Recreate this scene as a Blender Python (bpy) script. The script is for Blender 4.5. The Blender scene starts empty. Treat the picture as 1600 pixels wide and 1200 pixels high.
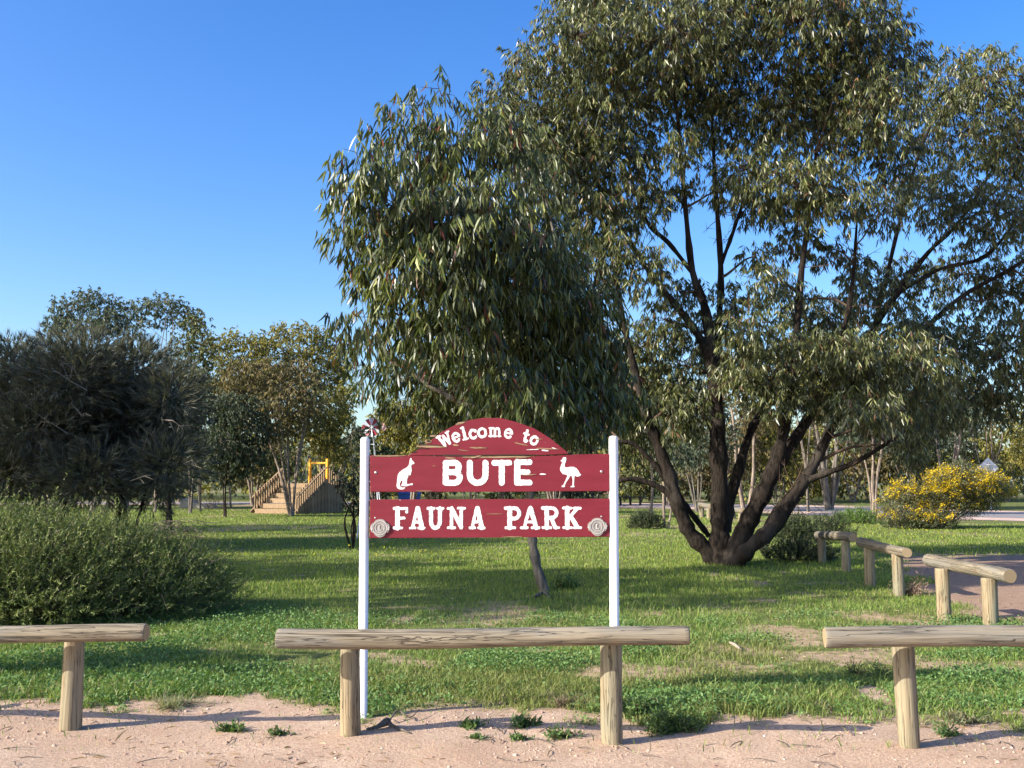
import bpy, bmesh, math, random
import numpy as np
from mathutils import Vector, Matrix, Quaternion

random.seed(7)
RNG = np.random.default_rng(11)
C = bpy.context.scene.collection
SC = bpy.context.scene

# ------------------------------------------------------------------ camera, sky, sun, exposure
F = 1570.0                       # focal length in units of a 1600-wide picture
EYE = 1.6
PITCH = math.atan(155.0 / F)
cam = bpy.data.cameras.new('camera')
cam.sensor_width = 36.0
cam.lens = 36.0 * F / 1600.0
cam.clip_start = 0.05
cam.clip_end = 3000
camo = bpy.data.objects.new('camera', cam)
camo.location = (0, 0, EYE)
camo.rotation_euler = (math.radians(90) + PITCH, 0, 0)
C.objects.link(camo)
SC.camera = camo

TO_SUN = Vector((-1.10, -0.50, 0.62)).normalized()
SUN_EL = math.asin(TO_SUN.z)
SUN_AZ = math.atan2(TO_SUN.x, TO_SUN.y)
w = bpy.data.worlds.new('World')
SC.world = w
w.use_nodes = True
nt = w.node_tree
bg = nt.nodes['Background']
sky = nt.nodes.new('ShaderNodeTexSky')
sky.sky_type = 'NISHITA'
sky.sun_disc = False
sky.sun_elevation = SUN_EL
sky.sun_rotation = SUN_AZ % (2 * math.pi)
sky.altitude = 0
sky.air_density = 1.0
sky.dust_density = 1.8
sky.ozone_density = 3.0
hs = nt.nodes.new('ShaderNodeHueSaturation')
hs.inputs['Hue'].default_value = 0.512
hs.inputs['Saturation'].default_value = 1.34
nt.links.new(sky.outputs[0], hs.inputs['Color'])
nt.links.new(hs.outputs[0], bg.inputs[0])
bg.inputs[1].default_value = 0.148

sl = bpy.data.lights.new('sun', 'SUN')
sl.energy = 4.8
sl.angle = math.radians(0.53)
sl.color = (1.0, 0.93, 0.82)
so = bpy.data.objects.new('sun', sl)
so.rotation_euler = (-TO_SUN).to_track_quat('-Z', 'Y').to_euler()
so.location = (-20, -10, 20)
C.objects.link(so)

SC.view_settings.view_transform = 'Standard'
SC.view_settings.look = 'None'
SC.view_settings.gamma = 1.0
SC.view_settings.use_curve_mapping = False
SC.view_settings.exposure = 1.0
SC.render.engine = 'CYCLES'
SC.cycles.max_bounces = 5
SC.cycles.transparent_max_bounces = 4

# ------------------------------------------------------------------ helpers
def at(px, py, Y):
    """point at distance Y along the line of sight of a picture position (1600 x 1200)"""
    a = (px - 800.0) / F
    u = (600.0 - py) / F
    y = math.cos(PITCH) - math.sin(PITCH) * u
    z = math.sin(PITCH) + math.cos(PITCH) * u
    s = Y / y
    return Vector((a * s, Y, EYE + z * s))

def gp(px, py):
    """ground point under a picture position"""
    a = (px - 800.0) / F
    u = (600.0 - py) / F
    y = math.cos(PITCH) - math.sin(PITCH) * u
    z = math.sin(PITCH) + math.cos(PITCH) * u
    s = -EYE / z
    return Vector((a * s, y * s, 0.0))

_tab = np.random.default_rng(3).random((256, 256))
def vnoise(x, y):
    x = np.asarray(x, float); y = np.asarray(y, float)
    xi = np.floor(x).astype(int); yi = np.floor(y).astype(int)
    fx = x - xi; fy = y - yi
    fx = fx * fx * (3 - 2 * fx); fy = fy * fy * (3 - 2 * fy)
    a = _tab[xi % 256, yi % 256]; b = _tab[(xi + 1) % 256, yi % 256]
    c = _tab[xi % 256, (yi + 1) % 256]; d = _tab[(xi + 1) % 256, (yi + 1) % 256]
    return (a * (1 - fx) + b * fx) * (1 - fy) + (c * (1 - fx) + d * fx) * fy
def fbm(x, y, o=4):
    s = 0; amp = 0.5; t = 0
    for k in range(o):
        s = s + amp * vnoise(x * 2 ** k + 17.3 * k, y * 2 ** k + 9.1 * k); t += amp; amp *= 0.5
    return s / t
def sstep(a, b, x):
    t = np.clip((x - a) / (b - a), 0, 1)
    return t * t * (3 - 2 * t)

def props(o, label=None, cat=None, group=None, kind=None):
    if label: o['label'] = label
    if cat: o['category'] = cat
    if group: o['group'] = group
    if kind: o['kind'] = kind
    return o

def empty(name, loc, label=None, cat=None, group=None, rz=0.0):
    o = bpy.data.objects.new(name, None)
    o.empty_display_size = 0.2
    o.location = loc; o.rotation_euler = (0, 0, rz)
    C.objects.link(o)
    return props(o, label, cat, group)

def link(name, me, mats, parent=None, loc=(0, 0, 0), rot=None):
    o = bpy.data.objects.new(name, me)
    if not isinstance(mats, (list, tuple)): mats = [mats]
    if not me.materials:
        for m in mats: me.materials.append(m)
    o.location = loc
    if rot is not None: o.rotation_euler = rot
    if parent is not None: o.parent = parent
    C.objects.link(o)
    return o

def fast_mesh(name, V, T, col=None, smooth=False):
    V = np.asarray(V, np.float32); T = np.asarray(T, np.int32)
    me = bpy.data.meshes.new(name)
    me.vertices.add(len(V)); me.vertices.foreach_set('co', V.ravel())
    n = T.shape[1]
    me.loops.add(T.size); me.loops.foreach_set('vertex_index', T.ravel())
    me.polygons.add(len(T))
    me.polygons.foreach_set('loop_start', np.arange(0, T.size, n, dtype=np.int32))
    me.polygons.foreach_set('loop_total', np.full(len(T), n, np.int32))
    if smooth: me.polygons.foreach_set('use_smooth', np.ones(len(T), bool))
    if col is not None:
        ca = me.color_attributes.new('col', 'FLOAT_COLOR', 'POINT')
        c4 = np.ones((len(V), 4), np.float32); c4[:, :3] = col
        ca.data.foreach_set('color', c4.ravel())
    me.update(calc_edges=True)
    return me

def bm_mesh(name, bm):
    me = bpy.data.meshes.new(name)
    bmesh.ops.recalc_face_normals(bm, faces=bm.faces)
    bm.to_mesh(me); bm.free()
    return me

def add_box(bm, c, s, M=None):
    vs = []
    for dx in (-.5, .5):
        for dy in (-.5, .5):
            for dz in (-.5, .5):
                p = Vector((c[0] + dx * s[0], c[1] + dy * s[1], c[2] + dz * s[2]))
                vs.append(bm.verts.new(M @ p if M else p))
    for f in ((0, 1, 3, 2), (4, 6, 7, 5), (0, 4, 5, 1), (2, 3, 7, 6), (0, 2, 6, 4), (1, 5, 7, 3)):
        bm.faces.new([vs[i] for i in f])
    return vs

def box_mesh(name, s, bevel=0.0, c=(0, 0, 0)):
    bm = bmesh.new(); add_box(bm, c, s)
    if bevel:
        bmesh.ops.bevel(bm, geom=list(bm.edges), offset=bevel, segments=2, affect='EDGES')
    return bm_mesh(name, bm)

def prism_mesh(name, poly, y0, y1, bevel=0.0):
    """polygon in x,z extruded from y0 (front) to y1"""
    bm = bmesh.new()
    a = [bm.verts.new((p[0], y0, p[1])) for p in poly]
    b = [bm.verts.new((p[0], y1, p[1])) for p in poly]
    bm.faces.new(a); bm.faces.new(b[::-1])
    n = len(poly)
    for i in range(n):
        bm.faces.new((a[i], b[i], b[(i + 1) % n], a[(i + 1) % n]))
    if bevel:
        bmesh.ops.bevel(bm, geom=[e for e in bm.edges if abs(e.verts[0].co.y - e.verts[1].co.y) < 1e-6], offset=bevel, segments=1, affect='EDGES')
    bm.normal_update()
    bmesh.ops.triangulate(bm, faces=[f for f in bm.faces if len(f.verts) > 4])
    return bm_mesh(name, bm)

class Tubes:
    def __init__(self): self.V = []; self.T = []; self.n = 0
    def add(self, pts, rad, sides=6, cap=True):
        pts = np.asarray([tuple(p) for p in pts], float); rad = np.asarray(rad, float)
        m = len(pts)
        d = np.gradient(pts, axis=0)
        d /= np.linalg.norm(d, axis=1)[:, None] + 1e-9
        ref = np.array([0.31, 0.87, 0.38]) if abs(d[0] @ np.array([0.31, 0.87, 0.38])) < .9 else np.array([1., 0, 0])
        u = np.cross(d, ref); u /= np.linalg.norm(u, axis=1)[:, None] + 1e-9
        v = np.cross(d, u)
        an = np.arange(sides) / sides * 2 * math.pi
        ring = pts[:, None, :] + rad[:, None, None] * (np.cos(an)[None, :, None] * u[:, None, :] + np.sin(an)[None, :, None] * v[:, None, :])
        self.V.append(ring.reshape(-1, 3))
        i = np.arange(m - 1)[:, None] * sides; j = np.arange(sides)[None, :]; k = (j + 1) % sides
        a = i + j; b = i + k; c = i + sides + k; e = i + sides + j
        t = np.concatenate([np.stack([a, b, c], -1).reshape(-1, 3), np.stack([a, c, e], -1).reshape(-1, 3)])
        if cap:
            for base, sg in ((0, 1), ((m - 1) * sides, -1)):
                f = [[base, base + q, base + q + 1][::sg] for q in range(1, sides - 1)]
                t = np.concatenate([t, np.array(f)])
        self.T.append(t + self.n); self.n += m * sides
    def mesh(self, name, off=(0, 0, 0), smooth=True):
        return fast_mesh(name, np.concatenate(self.V) - np.array(tuple(off)), np.concatenate(self.T), smooth=smooth)

def spline(pts, n=6):
    """Catmull-Rom through the points; last column may be a radius"""
    P = np.asarray(pts, float)
    P = np.concatenate([[2 * P[0] - P[1]], P, [2 * P[-1] - P[-2]]])
    out = []
    for i in range(1, len(P) - 2):
        for t in np.arange(n) / n:
            a, b, c, d = P[i - 1], P[i], P[i + 1], P[i + 2]
            out.append(0.5 * (2 * b + (c - a) * t + (2 * a - 5 * b + 4 * c - d) * t * t + (3 * b - a - 3 * c + d) * t ** 3))
    out.append(P[-2])
    return np.array(out)

# ------------------------------------------------------------------ materials
class NT:
    def __init__(self, name):
        self.m = bpy.data.materials.new(name); self.m.use_nodes = True
        self.t = self.m.node_tree; self.b = self.t.nodes['Principled BSDF']
    def n(self, typ, **kw):
        x = self.t.nodes.new(typ)
        for k, v in kw.items(): setattr(x, k, v)
        return x
    def l(self, a, b): self.t.links.new(a, b)
    def noise(self, scale, detail=4, rough=0.55, vec=None, dist=0.0):
        x = self.n('ShaderNodeTexNoise'); x.inputs['Scale'].default_value = scale
        x.inputs['Detail'].default_value = detail; x.inputs['Roughness'].default_value = rough
        x.inputs['Distortion'].default_value = dist
        if vec is not None: self.l(vec, x.inputs['Vector'])
        return x.outputs['Fac']
    def ramp(self, fac, stops):
        x = self.n('ShaderNodeValToRGB'); e = x.color_ramp.elements
        e[0].position = stops[0][0]; e[0].color = (*stops[0][1], 1)
        e[1].position = stops[-1][0]; e[1].color = (*stops[-1][1], 1)
        for p, c in stops[1:-1]:
            q = e.new(p); q.color = (*c, 1)
        self.l(fac, x.inputs[0]); return x.outputs[0]
    def rampf(self, fac, a, b):
        return self.ramp(fac, [(a, (0, 0, 0)), (b, (1, 1, 1))])
    def mix(self, f, a, b, mode='MIX'):
        x = self.n('ShaderNodeMix', data_type='RGBA', blend_type=mode)
        for s, v in ((0, f), (6, a), (7, b)):
            if hasattr(v, 'links'): self.l(v, x.inputs[s])
            elif s == 0: x.inputs[s].default_value = v
            else: x.inputs[s].default_value = (*v, 1)
        return x.outputs[2]
    def coord(self, which='Object', scale=None, rot=None):
        c = self.n('ShaderNodeTexCoord').outputs[which]
        if scale is None: return c
        m = self.n('ShaderNodeMapping'); m.inputs['Scale'].default_value = scale
        self.l(c, m.inputs['Vector']); return m.outputs[0]
    def attr(self, name):
        x = self.n('ShaderNodeAttribute'); x.attribute_name = name; return x
    def bump(self, h, s=0.3, d=0.01):
        x = self.n('ShaderNodeBump'); x.inputs['Strength'].default_value = s; x.inputs['Distance'].default_value = d
        self.l(h, x.inputs['Height']); self.l(x.outputs[0], self.b.inputs['Normal'])
    def base(self, v, rough=0.8, spec=0.3):
        if hasattr(v, 'links'): self.l(v, self.b.inputs['Base Color'])
        else: self.b.inputs['Base Color'].default_value = (*v, 1)
        self.b.inputs['Roughness'].default_value = rough
        self.b.inputs['Specular IOR Level'].default_value = spec
        return self.m

def leaf_mat(name, rough=0.42, spec=0.5, trans=0.22):
    k = NT(name)
    a = k.attr('col').outputs['Color']
    k.base(a, rough, spec)
    tr = k.n('ShaderNodeBsdfTranslucent')
    g = k.mix(1.0, a, (1.3, 1.35, 0.6), 'MULTIPLY')
    k.l(g, tr.inputs['Color'])
    ms = k.n('ShaderNodeMixShader'); ms.inputs[0].default_value = trans
    k.l(k.b.outputs[0], ms.inputs[1]); k.l(tr.outputs[0], ms.inputs[2])
    k.l(ms.outputs[0], k.t.nodes['Material Output'].inputs['Surface'])
    return k.m
M_LEAF = leaf_mat('gum_leaf', 0.38, 0.5, 0.24)
M_LEAF_FAR = leaf_mat('far_gum_leaf', 0.55, 0.25, 0.24)
M_NEEDLE = leaf_mat('needle_foliage', 0.6, 0.25, 0.18)
M_GRASS = leaf_mat('grass_blade', 0.55, 0.3, 0.3)
M_FLOWER = leaf_mat('flower_petal', 0.7, 0.2, 0.3)

def bark_mat(name, c0, c1, scale=6.0, pale=None):
    k = NT(name); v = k.coord('Object', (scale, scale, scale * 0.22))
    f = k.noise(2.0, 8, 0.72, v)
    c = k.ramp(f, [(0.36, c0), (0.64, c1)])
    if pale:
        g = k.noise(0.9, 3, 0.5, k.coord('Object', (1.2, 1.2, .9)))
        c = k.mix(k.mix(.8, (0, 0, 0), k.rampf(g, 0.54, 0.66)), c, pale)
    k.bump(f, 0.9, 0.06)
    return k.base(c, 0.9, 0.15)
M_BARK = bark_mat('dark_gum_bark', (0.006, 0.005, 0.004), (0.045, 0.034, 0.026), 9.0, (0.075, 0.062, 0.05))
M_BARK_PALE = bark_mat('pale_gum_bark', (0.11, 0.085, 0.065), (0.36, 0.29, 0.23), 4.0, (0.20, 0.15, 0.11))
M_BARK_GREY = bark_mat('grey_bark', (0.07, 0.06, 0.05), (0.24, 0.21, 0.17))
M_TWIG = NT('twig').base((0.10, 0.065, 0.045), 0.85, 0.2)
M_TWIG_PALE = NT('dead_twig').base((0.33, 0.28, 0.22), 0.9, 0.2)

def wood_mat(name, c_dark, c_mid, c_light, grey):
    k = NT(name)
    oi = k.n('ShaderNodeObjectInfo')
    co = k.n('ShaderNodeTexCoord').outputs['Object']
    ad = k.n('ShaderNodeVectorMath', operation='ADD'); k.l(co, ad.inputs[0])
    cb = k.n('ShaderNodeCombineXYZ'); mu = k.n('ShaderNodeMath', operation='MULTIPLY'); mu.inputs[1].default_value = 31.0
    k.l(oi.outputs['Random'], mu.inputs[0]); k.l(mu.outputs[0], cb.inputs[2]); k.l(cb.outputs[0], ad.inputs[1])
    mp = k.n('ShaderNodeMapping'); mp.inputs['Scale'].default_value = (34, 34, 1.6); k.l(ad.outputs[0], mp.inputs['Vector'])
    f = k.noise(1.0, 6, 0.6, mp.outputs[0], 0.4)
    c = k.ramp(f, [(0.30, c_dark), (0.47, c_mid), (0.72, c_light)])
    m2 = k.n('ShaderNodeMapping'); m2.inputs['Scale'].default_value = (7, 7, 1.1); k.l(ad.outputs[0], m2.inputs['Vector'])
    g = k.noise(1.0, 4, 0.6, m2.outputs[0], 0.2)
    c = k.mix(k.rampf(g, 0.42, 0.66), c, grey)
    m3 = k.n('ShaderNodeMapping'); m3.inputs['Scale'].default_value = (22, 22, 0.75); k.l(ad.outputs[0], m3.inputs['Vector'])
    h = k.noise(1.0, 3, 0.7, m3.outputs[0], 0.8)
    crack = k.ramp(h, [(0.485, (0, 0, 0)), (0.498, (1, 1, 1)), (0.512, (0, 0, 0))])
    c = k.mix(k.mix(0.95, (0, 0, 0), crack), c, (0.03, 0.022, 0.016))
    vn = k.n('ShaderNodeTexVoronoi'); vn.inputs['Scale'].default_value = 1.0
    m4 = k.n('ShaderNodeMapping'); m4.inputs['Scale'].default_value = (5, 5, 2.6); k.l(ad.outputs[0], m4.inputs['Vector']); k.l(m4.outputs[0], vn.inputs['Vector'])
    knot = k.ramp(vn.outputs['Distance'], [(0.03, (1, 1, 1)), (0.13, (0, 0, 0))])
    c = k.mix(k.mix(0.6, (0, 0, 0), knot), c, (0.16, 0.085, 0.04))
    hh = k.mix(crack, f, (0, 0, 0))
    k.bump(hh, 0.8, 0.01)
    return k.base(c, 0.85, 0.2)
M_RAIL = wood_mat('weathered_log', (0.055, 0.045, 0.034), (0.20, 0.165, 0.115), (0.30, 0.255, 0.185), (0.19, 0.18, 0.155))
M_POST = wood_mat('treated_post', (0.11, 0.08, 0.048), (0.28, 0.215, 0.13), (0.37, 0.30, 0.19), (0.23, 0.22, 0.155))

# ------------------------------------------------------------------ ground masks
def edge_Y(x):
    xs = np.array([-7, -4.6, -3.6, -2.9, -2.3, -1.9, -1.45, -1.1, -0.75, -0.4, 0.1, 0.6, 1.0, 1.25, 1.45, 1.9, 2.3, 2.7, 3.0, 3.4, 4.5, 7])
    ys = np.array([7.3, 7.75, 7.7, 7.25, 7.6, 7.75, 7.55, 7.15, 7.3, 7.55, 7.15, 7.05, 6.75, 6.6, 7.3, 7.35, 7.3, 7.6, 7.25, 6.85, 6.75, 6.7])
    return np.interp(x, xs, ys)
def blob(x, y, cx, cy, rx, ry):
    return np.clip(1.25 - np.sqrt(((x - cx) / rx) ** 2 + ((y - cy) / ry) ** 2), 0, 1)
def track_mask(x, y, n=None):
    if n is None: n = fbm(x * 1.1 + 5, y * 1.1 + 3) - 0.5
    tx = np.interp(y, [8, 11, 15, 19, 24, 30], [6.4, 5.6, 6.1, 7.0, 9.0, 12.0])
    return sstep(-0.2, 0.6, x - tx + n * 1.4) * (1 - sstep(21, 25, y + n * 3)) * sstep(8.6, 10.2, y + n)
def bare_mask(x, y):
    """0..1 bare ground"""
    n = fbm(x * 1.1 + 5, y * 1.1 + 3) - 0.5
    n2 = fbm(x * 4 + 50, y * 4 + 31) - 0.5
    n3_ = fbm(x * 11 + 5, y * 11 + 3, 3) - .5
    e = 1 - sstep(-0.45, 0.55, y - edge_Y(x) + n * 1.7 + n2 * 1.2 + n3_ * .9)
    b = np.zeros_like(e)
    for (cx, cy, rx, ry, s) in ((-0.2, 12.6, 1.9, 1.2, .75), (2.9, 11.3, 0.7, 0.9, .72), (3.0, 9.6, .7, .3, .75), (1.0, 8.7, .8, .3, .8), (2.3, 9.9, .5, .25, .7), (-3.9, 8.0, .8, .3, .8), (2.6, 13.2, .6, .9, .6), (4.2, 9.0, .7, .3, .7), (4.3, 12.0, .9, .8, .8)):
        b = np.maximum(b, .72 * s * sstep(0.2, 1.0, blob(x, y, cx, cy, rx, ry) + n * 2.0 + n2 * 1.6))
    t = track_mask(x, y, n)
    # sandy wear further off
    f = sstep(0.60, 0.70, fbm(x * 0.22 + 8, y * 0.16 + 2)) * sstep(24, 34, y) * 0.4
    return np.clip(np.maximum.reduce([e, b, t, f]), 0, 1)
def ground_z(x, y):
    x = np.asarray(x, float); y = np.asarray(y, float)
    near = np.exp(-((y - 8) / 9) ** 2)
    return (fbm(x * .9, y * .9, 3) - .5) * 0.06 * near + (fbm(x * 5 + 9, y * 5, 3) - .5) * 0.02 * near

def axis(breaks):
    out = []
    for a, b, s in breaks: out.append(np.arange(a, b - 1e-6, s))
    return np.concatenate(out)
gx = axis([(-600, -100, 50), (-100, -30, 5), (-30, -12, 1), (-12, -6, .25), (-6, 6.5, .1), (6.5, 14, .25), (14, 30, 1), (30, 100, 5), (100, 601, 50)])
gy = axis([(-60, -4, 8), (-4, 3, 1), (3, 5, .2), (5, 14, .1), (14, 26, .25), (26, 60, 1), (60, 120, 6), (120, 900, 60)])
GX, GY = np.meshgrid(gx, gy)
GZ = ground_z(GX, GY)
V = np.stack([GX, GY, GZ], -1).reshape(-1, 3)
nx = len(gx); i = np.arange((len(gy) - 1))[:, None] * nx + np.arange(nx - 1)[None, :]
Q = np.stack([i, i + 1, i + nx + 1, i + nx], -1).reshape(-1, 4)
bare = bare_mask(GX, GY).reshape(-1)
me = fast_mesh('ground', V, Q, np.stack([bare, track_mask(GX, GY).reshape(-1), bare], -1), smooth=True)
k = NT('ground')
sep = k.n('ShaderNodeSeparateColor'); k.l(k.attr('col').outputs['Color'], sep.inputs[0]); a = sep.outputs[0]
co = k.coord('Object')
n1 = k.noise(1.4, 5, .6, co); n2 = k.noise(45, 4, .7, co); n3 = k.noise(9, 4, .6, co)
grav = k.ramp(n1, [(.3, (0.46, 0.315, 0.21)), (.55, (0.56, 0.405, 0.28)), (.75, (0.61, 0.465, 0.335))])
grav = k.mix(k.rampf(n2, .4, .66), grav, (0.35, 0.225, 0.15))
n5 = k.noise(140, 2, .6, co)
grav = k.mix(k.rampf(n5, .6, .7), grav, (0.27, 0.17, 0.12))
grav = k.mix(k.rampf(k.noise(110, 2, .5, co), .63, .7), grav, (0.66, 0.52, 0.40))
grav = k.mix(k.rampf(n3, .58, .75), grav, (0.45, 0.27, 0.19))
vor = k.n('ShaderNodeTexVoronoi'); vor.inputs['Scale'].default_value = 60; k.l(co, vor.inputs['Vector'])
pb = k.ramp(vor.outputs['Distance'], [(.12, (1, 1, 1)), (.3, (0, 0, 0))])
grav = k.mix(k.mix(.35, (0, 0, 0), pb), grav, (0.68, 0.55, 0.44))
turf = k.ramp(n3, [(.3, (0.08, 0.10, 0.03)), (.55, (0.16, 0.17, 0.055)), (.75, (0.25, 0.22, 0.10))])
turf = k.mix(k.rampf(k.noise(.35, 4, .6, co), .45, .7), turf, (0.13, 0.17, 0.035))
turf = k.mix(k.rampf(n2, .5, .75), turf, (0.05, 0.07, 0.02))
edge = k.n('ShaderNodeMath', operation='ADD'); k.l(a, edge.inputs[0])
sub = k.n('ShaderNodeMath', operation='MULTIPLY_ADD'); k.l(n3, sub.inputs[0]); sub.inputs[1].default_value = .9; sub.inputs[2].default_value = -.45
k.l(sub.outputs[0], edge.inputs[1])
dryc = k.ramp(n3, [(.35, (0.30, 0.22, 0.12)), (.7, (0.46, 0.33, 0.22))])
c = k.mix(k.rampf(edge.outputs[0], .15, .5), turf, dryc)
c = k.mix(k.rampf(edge.outputs[0], .55, .85), c, grav)
trk = k.ramp(n3, [(.3, (0.31, 0.20, 0.135)), (.7, (0.49, 0.335, 0.235))])
trk = k.mix(k.rampf(n2, .4, .66), trk, (0.22, 0.135, 0.09))
c = k.mix(sep.outputs[1], c, trk)
hb = k.mix(.5, n2, pb)
k.bump(hb, .8, .02)
g = link('ground', me, k.base(c, .95, .1)); props(g, kind='structure')

def strip(name, cl, widths, z, mat):
    P = spline([(p[0], p[1], wd) for p, wd in zip(cl, widths)], 10)
    d = np.gradient(P[:, :2], axis=0); d /= np.linalg.norm(d, axis=1)[:, None]
    nrm = np.stack([-d[:, 1], d[:, 0]], -1)
    m = 7; V = []
    for q in np.linspace(-.5, .5, m):
        wob = (vnoise(np.arange(len(P)) * .7 + 11 * (q > 0), np.zeros(len(P))) - .5) * .8 * (abs(q) == .5)
        xy = P[:, :2] + nrm * (P[:, 2] * q + wob)[:, None]
        V.append(np.concatenate([xy, np.full((len(P), 1), z)], 1))
    V = np.stack(V, 1).reshape(-1, 3)
    i = np.arange(len(P) - 1)[:, None] * m + np.arange(m - 1)[None, :]
    o = link(name, fast_mesh(name, V, np.stack([i, i + 1, i + m + 1, i + m], -1).reshape(-1, 4), smooth=True), mat)
    return props(o, kind='structure')
k = NT('road_gravel'); co = k.coord('Object')
c = k.ramp(k.noise(.8, 6, .7, co), [(.3, (0.47, 0.33, 0.25)), (.7, (0.62, 0.46, 0.37))])
M_RG = k.base(c, .95, .1)
k = NT('sealed_road'); co = k.coord('Object')
c = k.ramp(k.noise(1.3, 6, .7, co), [(.3, (0.20, 0.185, 0.175)), (.7, (0.30, 0.275, 0.26))])
M_RD = k.base(c, .9, .2)
cl = [(120, 33), (60, 37), (34, 43), (23, 53), (16, 68), (5, 76), (-12, 80), (-40, 82)]
strip('road_shoulder', cl, [13, 13, 14, 15, 15, 13, 11, 11], 0.012, M_RG)
strip('road', [(p[0], p[1] + .6) for p in cl], [8.5, 8.5, 9, 8, 6, 6, 6, 6], 0.018, M_RD)

# ------------------------------------------------------------------ foliage builders
def unit(n):
    v = RNG.normal(size=(n, 3)); return v / np.linalg.norm(v, axis=1)[:, None]
def nrmz(v): return v / (np.linalg.norm(v, axis=1)[:, None] + 1e-9)

def leaf_geo(O, D, L, Wd, col, sickle=.12, six=True):
    """leaf blades: O origin, D axis, L length, Wd width; six-vertex curved blades or four-vertex folded ones"""
    n = len(O)
    S = nrmz(np.cross(D, unit(n)))
    N = np.cross(D, S)
    L = L[:, None]; Wd = Wd[:, None]
    if six:
        b = (RNG.random((n, 1)) - .5) * 2 * sickle * L
        c1 = O + D * L * .36 + S * b * .8 ; c2 = O + D * L * .7 + S * b * .7
        v = np.stack([O, c1 - S * Wd * .5 + N * Wd * .08, c1 + S * Wd * .5 + N * Wd * .08,
                      c2 - S * Wd * .36, c2 + S * Wd * .36, O + D * L + S * b * -.2 - N * L * .05], 1)
        t = np.array([[0, 2, 1], [1, 2, 4], [1, 4, 3], [3, 4, 5]])
        nv = 6
    elif six is None:
        v = np.stack([O - S * Wd * .5, O + S * Wd * .5, O + D * L], 1)
        t = np.array([[0, 1, 2]])
        nv = 3
    else:
        c1 = O + D * L * .45
        v = np.stack([O, c1 - S * Wd * .5, c1 + S * Wd * .5, O + D * L], 1)
        t = np.array([[0, 2, 1], [1, 2, 3]])
        nv = 4
    T = (np.arange(n)[:, None, None] * nv + t[None]).reshape(-1, 3)
    return v.reshape(-1, 3), T, np.repeat(col, nv, axis=0)

def tint(n, pal, jit=.18):
    pal = np.array(pal, float)
    wts = pal[:, 3] / pal[:, 3].sum()
    i = RNG.choice(len(pal), n, p=wts)
    return np.clip(pal[i, :3] * (1 + (RNG.random((n, 1)) - .5) * 2 * jit), 0, 1)

GUM = [(0.088, 0.102, 0.03, 5), (0.14, 0.152, 0.05, 3), (0.045, 0.055, 0.02, 5), (0.27, 0.27, 0.12, 1.6), (0.17, 0.085, 0.04, .6)]
GUM_GREY = [(0.085, 0.105, 0.065, 5), (0.12, 0.14, 0.09, 3), (0.06, 0.08, 0.05, 3), (0.13, 0.08, 0.05, .3)]
GUM_OLIVE = [(0.20, 0.185, 0.04, 4), (0.27, 0.235, 0.05, 3), (0.12, 0.12, 0.035, 3), (0.25, 0.17, 0.05, .8)]
GUM_BROWN = [(0.15, 0.125, 0.05, 4), (0.20, 0.16, 0.07, 3), (0.10, 0.095, 0.045, 3), (0.17, 0.10, 0.05, 1)]

class Crown:
    def __init__(self): self.V = []; self.T = []; self.Cc = []; self.n = 0
    def put(self, g):
        v, t, c = g
        self.V.append(v); self.T.append(t + self.n); self.Cc.append(c); self.n += len(v)
    def mesh(self, name, off):
        return fast_mesh(name, np.concatenate(self.V) - np.array(tuple(off)), np.concatenate(self.T), np.concatenate(self.Cc))

def gum_clump(cr, tw, c, r, nl, L, Wd, pal, droop=.9, per=9, six=True, twr=.006, fill=2.4):
    c = np.array(tuple(c)); r = np.array(r)
    ns = max(3, nl // per)
    u = unit(ns)
    rad = RNG.random(ns) ** (1 / fill)
    wob = .75 + .5 * RNG.random((ns, 1))
    p = c + u * rad[:, None] * r * wob
    td = nrmz(u * .7 + np.array([0, 0, -.25]) + .6 * unit(ns))
    O = (p[:, None, :] + td[:, None, :] * (RNG.random((ns, per, 1))) * L * 1.1).reshape(-1, 3)
    n = len(O)
    D = nrmz(np.array([0, 0, -1]) * droop + .55 * unit(n) + .25 * np.repeat(td, per, 0))
    ln = L * (.6 + .6 * RNG.random(n)); wd = Wd * (.7 + .6 * RNG.random(n))
    sp = 1 + (RNG.random((ns, 1)) - .5) * .7
    col = tint(n, pal) * np.repeat(sp, per, 0)
    cr.put(leaf_geo(O, D, ln, wd, col, six=six))
    if tw is not None:
        for q in range(min(ns, max(4, ns // 10))):
            m = c * .6 + p[q] * .4 + RNG.normal(size=3) * .05 + np.array([0, 0, .06])
            tw.add([c, m, p[q]], [twr * 1.6, twr * 1.2, twr * .6], 3, cap=False)

def link_branch(tw, stems, c, r0):
    """a curved branch from the nearest lower stem point to a clump centre"""
    c = np.array(tuple(c))
    best = None
    for S in stems:
        d = np.linalg.norm(S[:, :3] - c, axis=1) + np.where(S[:, 2] > c[2] - .15, 3.0, 0) + 1.0 * np.clip(1.2 - S[:, 2], 0, 5)
        j = int(np.argmin(d))
        if best is None or d[j] < best[0]: best = (d[j], S[j])
    s = best[1]; a = s[:3]; r = min(r0, max(.006, s[3] * .6))
    ln = np.linalg.norm(c - a)
    m1 = a * .66 + c * .34 + RNG.normal(size=3) * ln * .06 + np.array([0, 0, .05 * ln])
    m2 = a * .3 + c * .7 + RNG.normal(size=3) * ln * .06 + np.array([0, 0, .06 * ln])
    tw.add(spline([a, m1, m2, c], 3), np.linspace(r, r * .35, 10), 5, cap=False)

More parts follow.
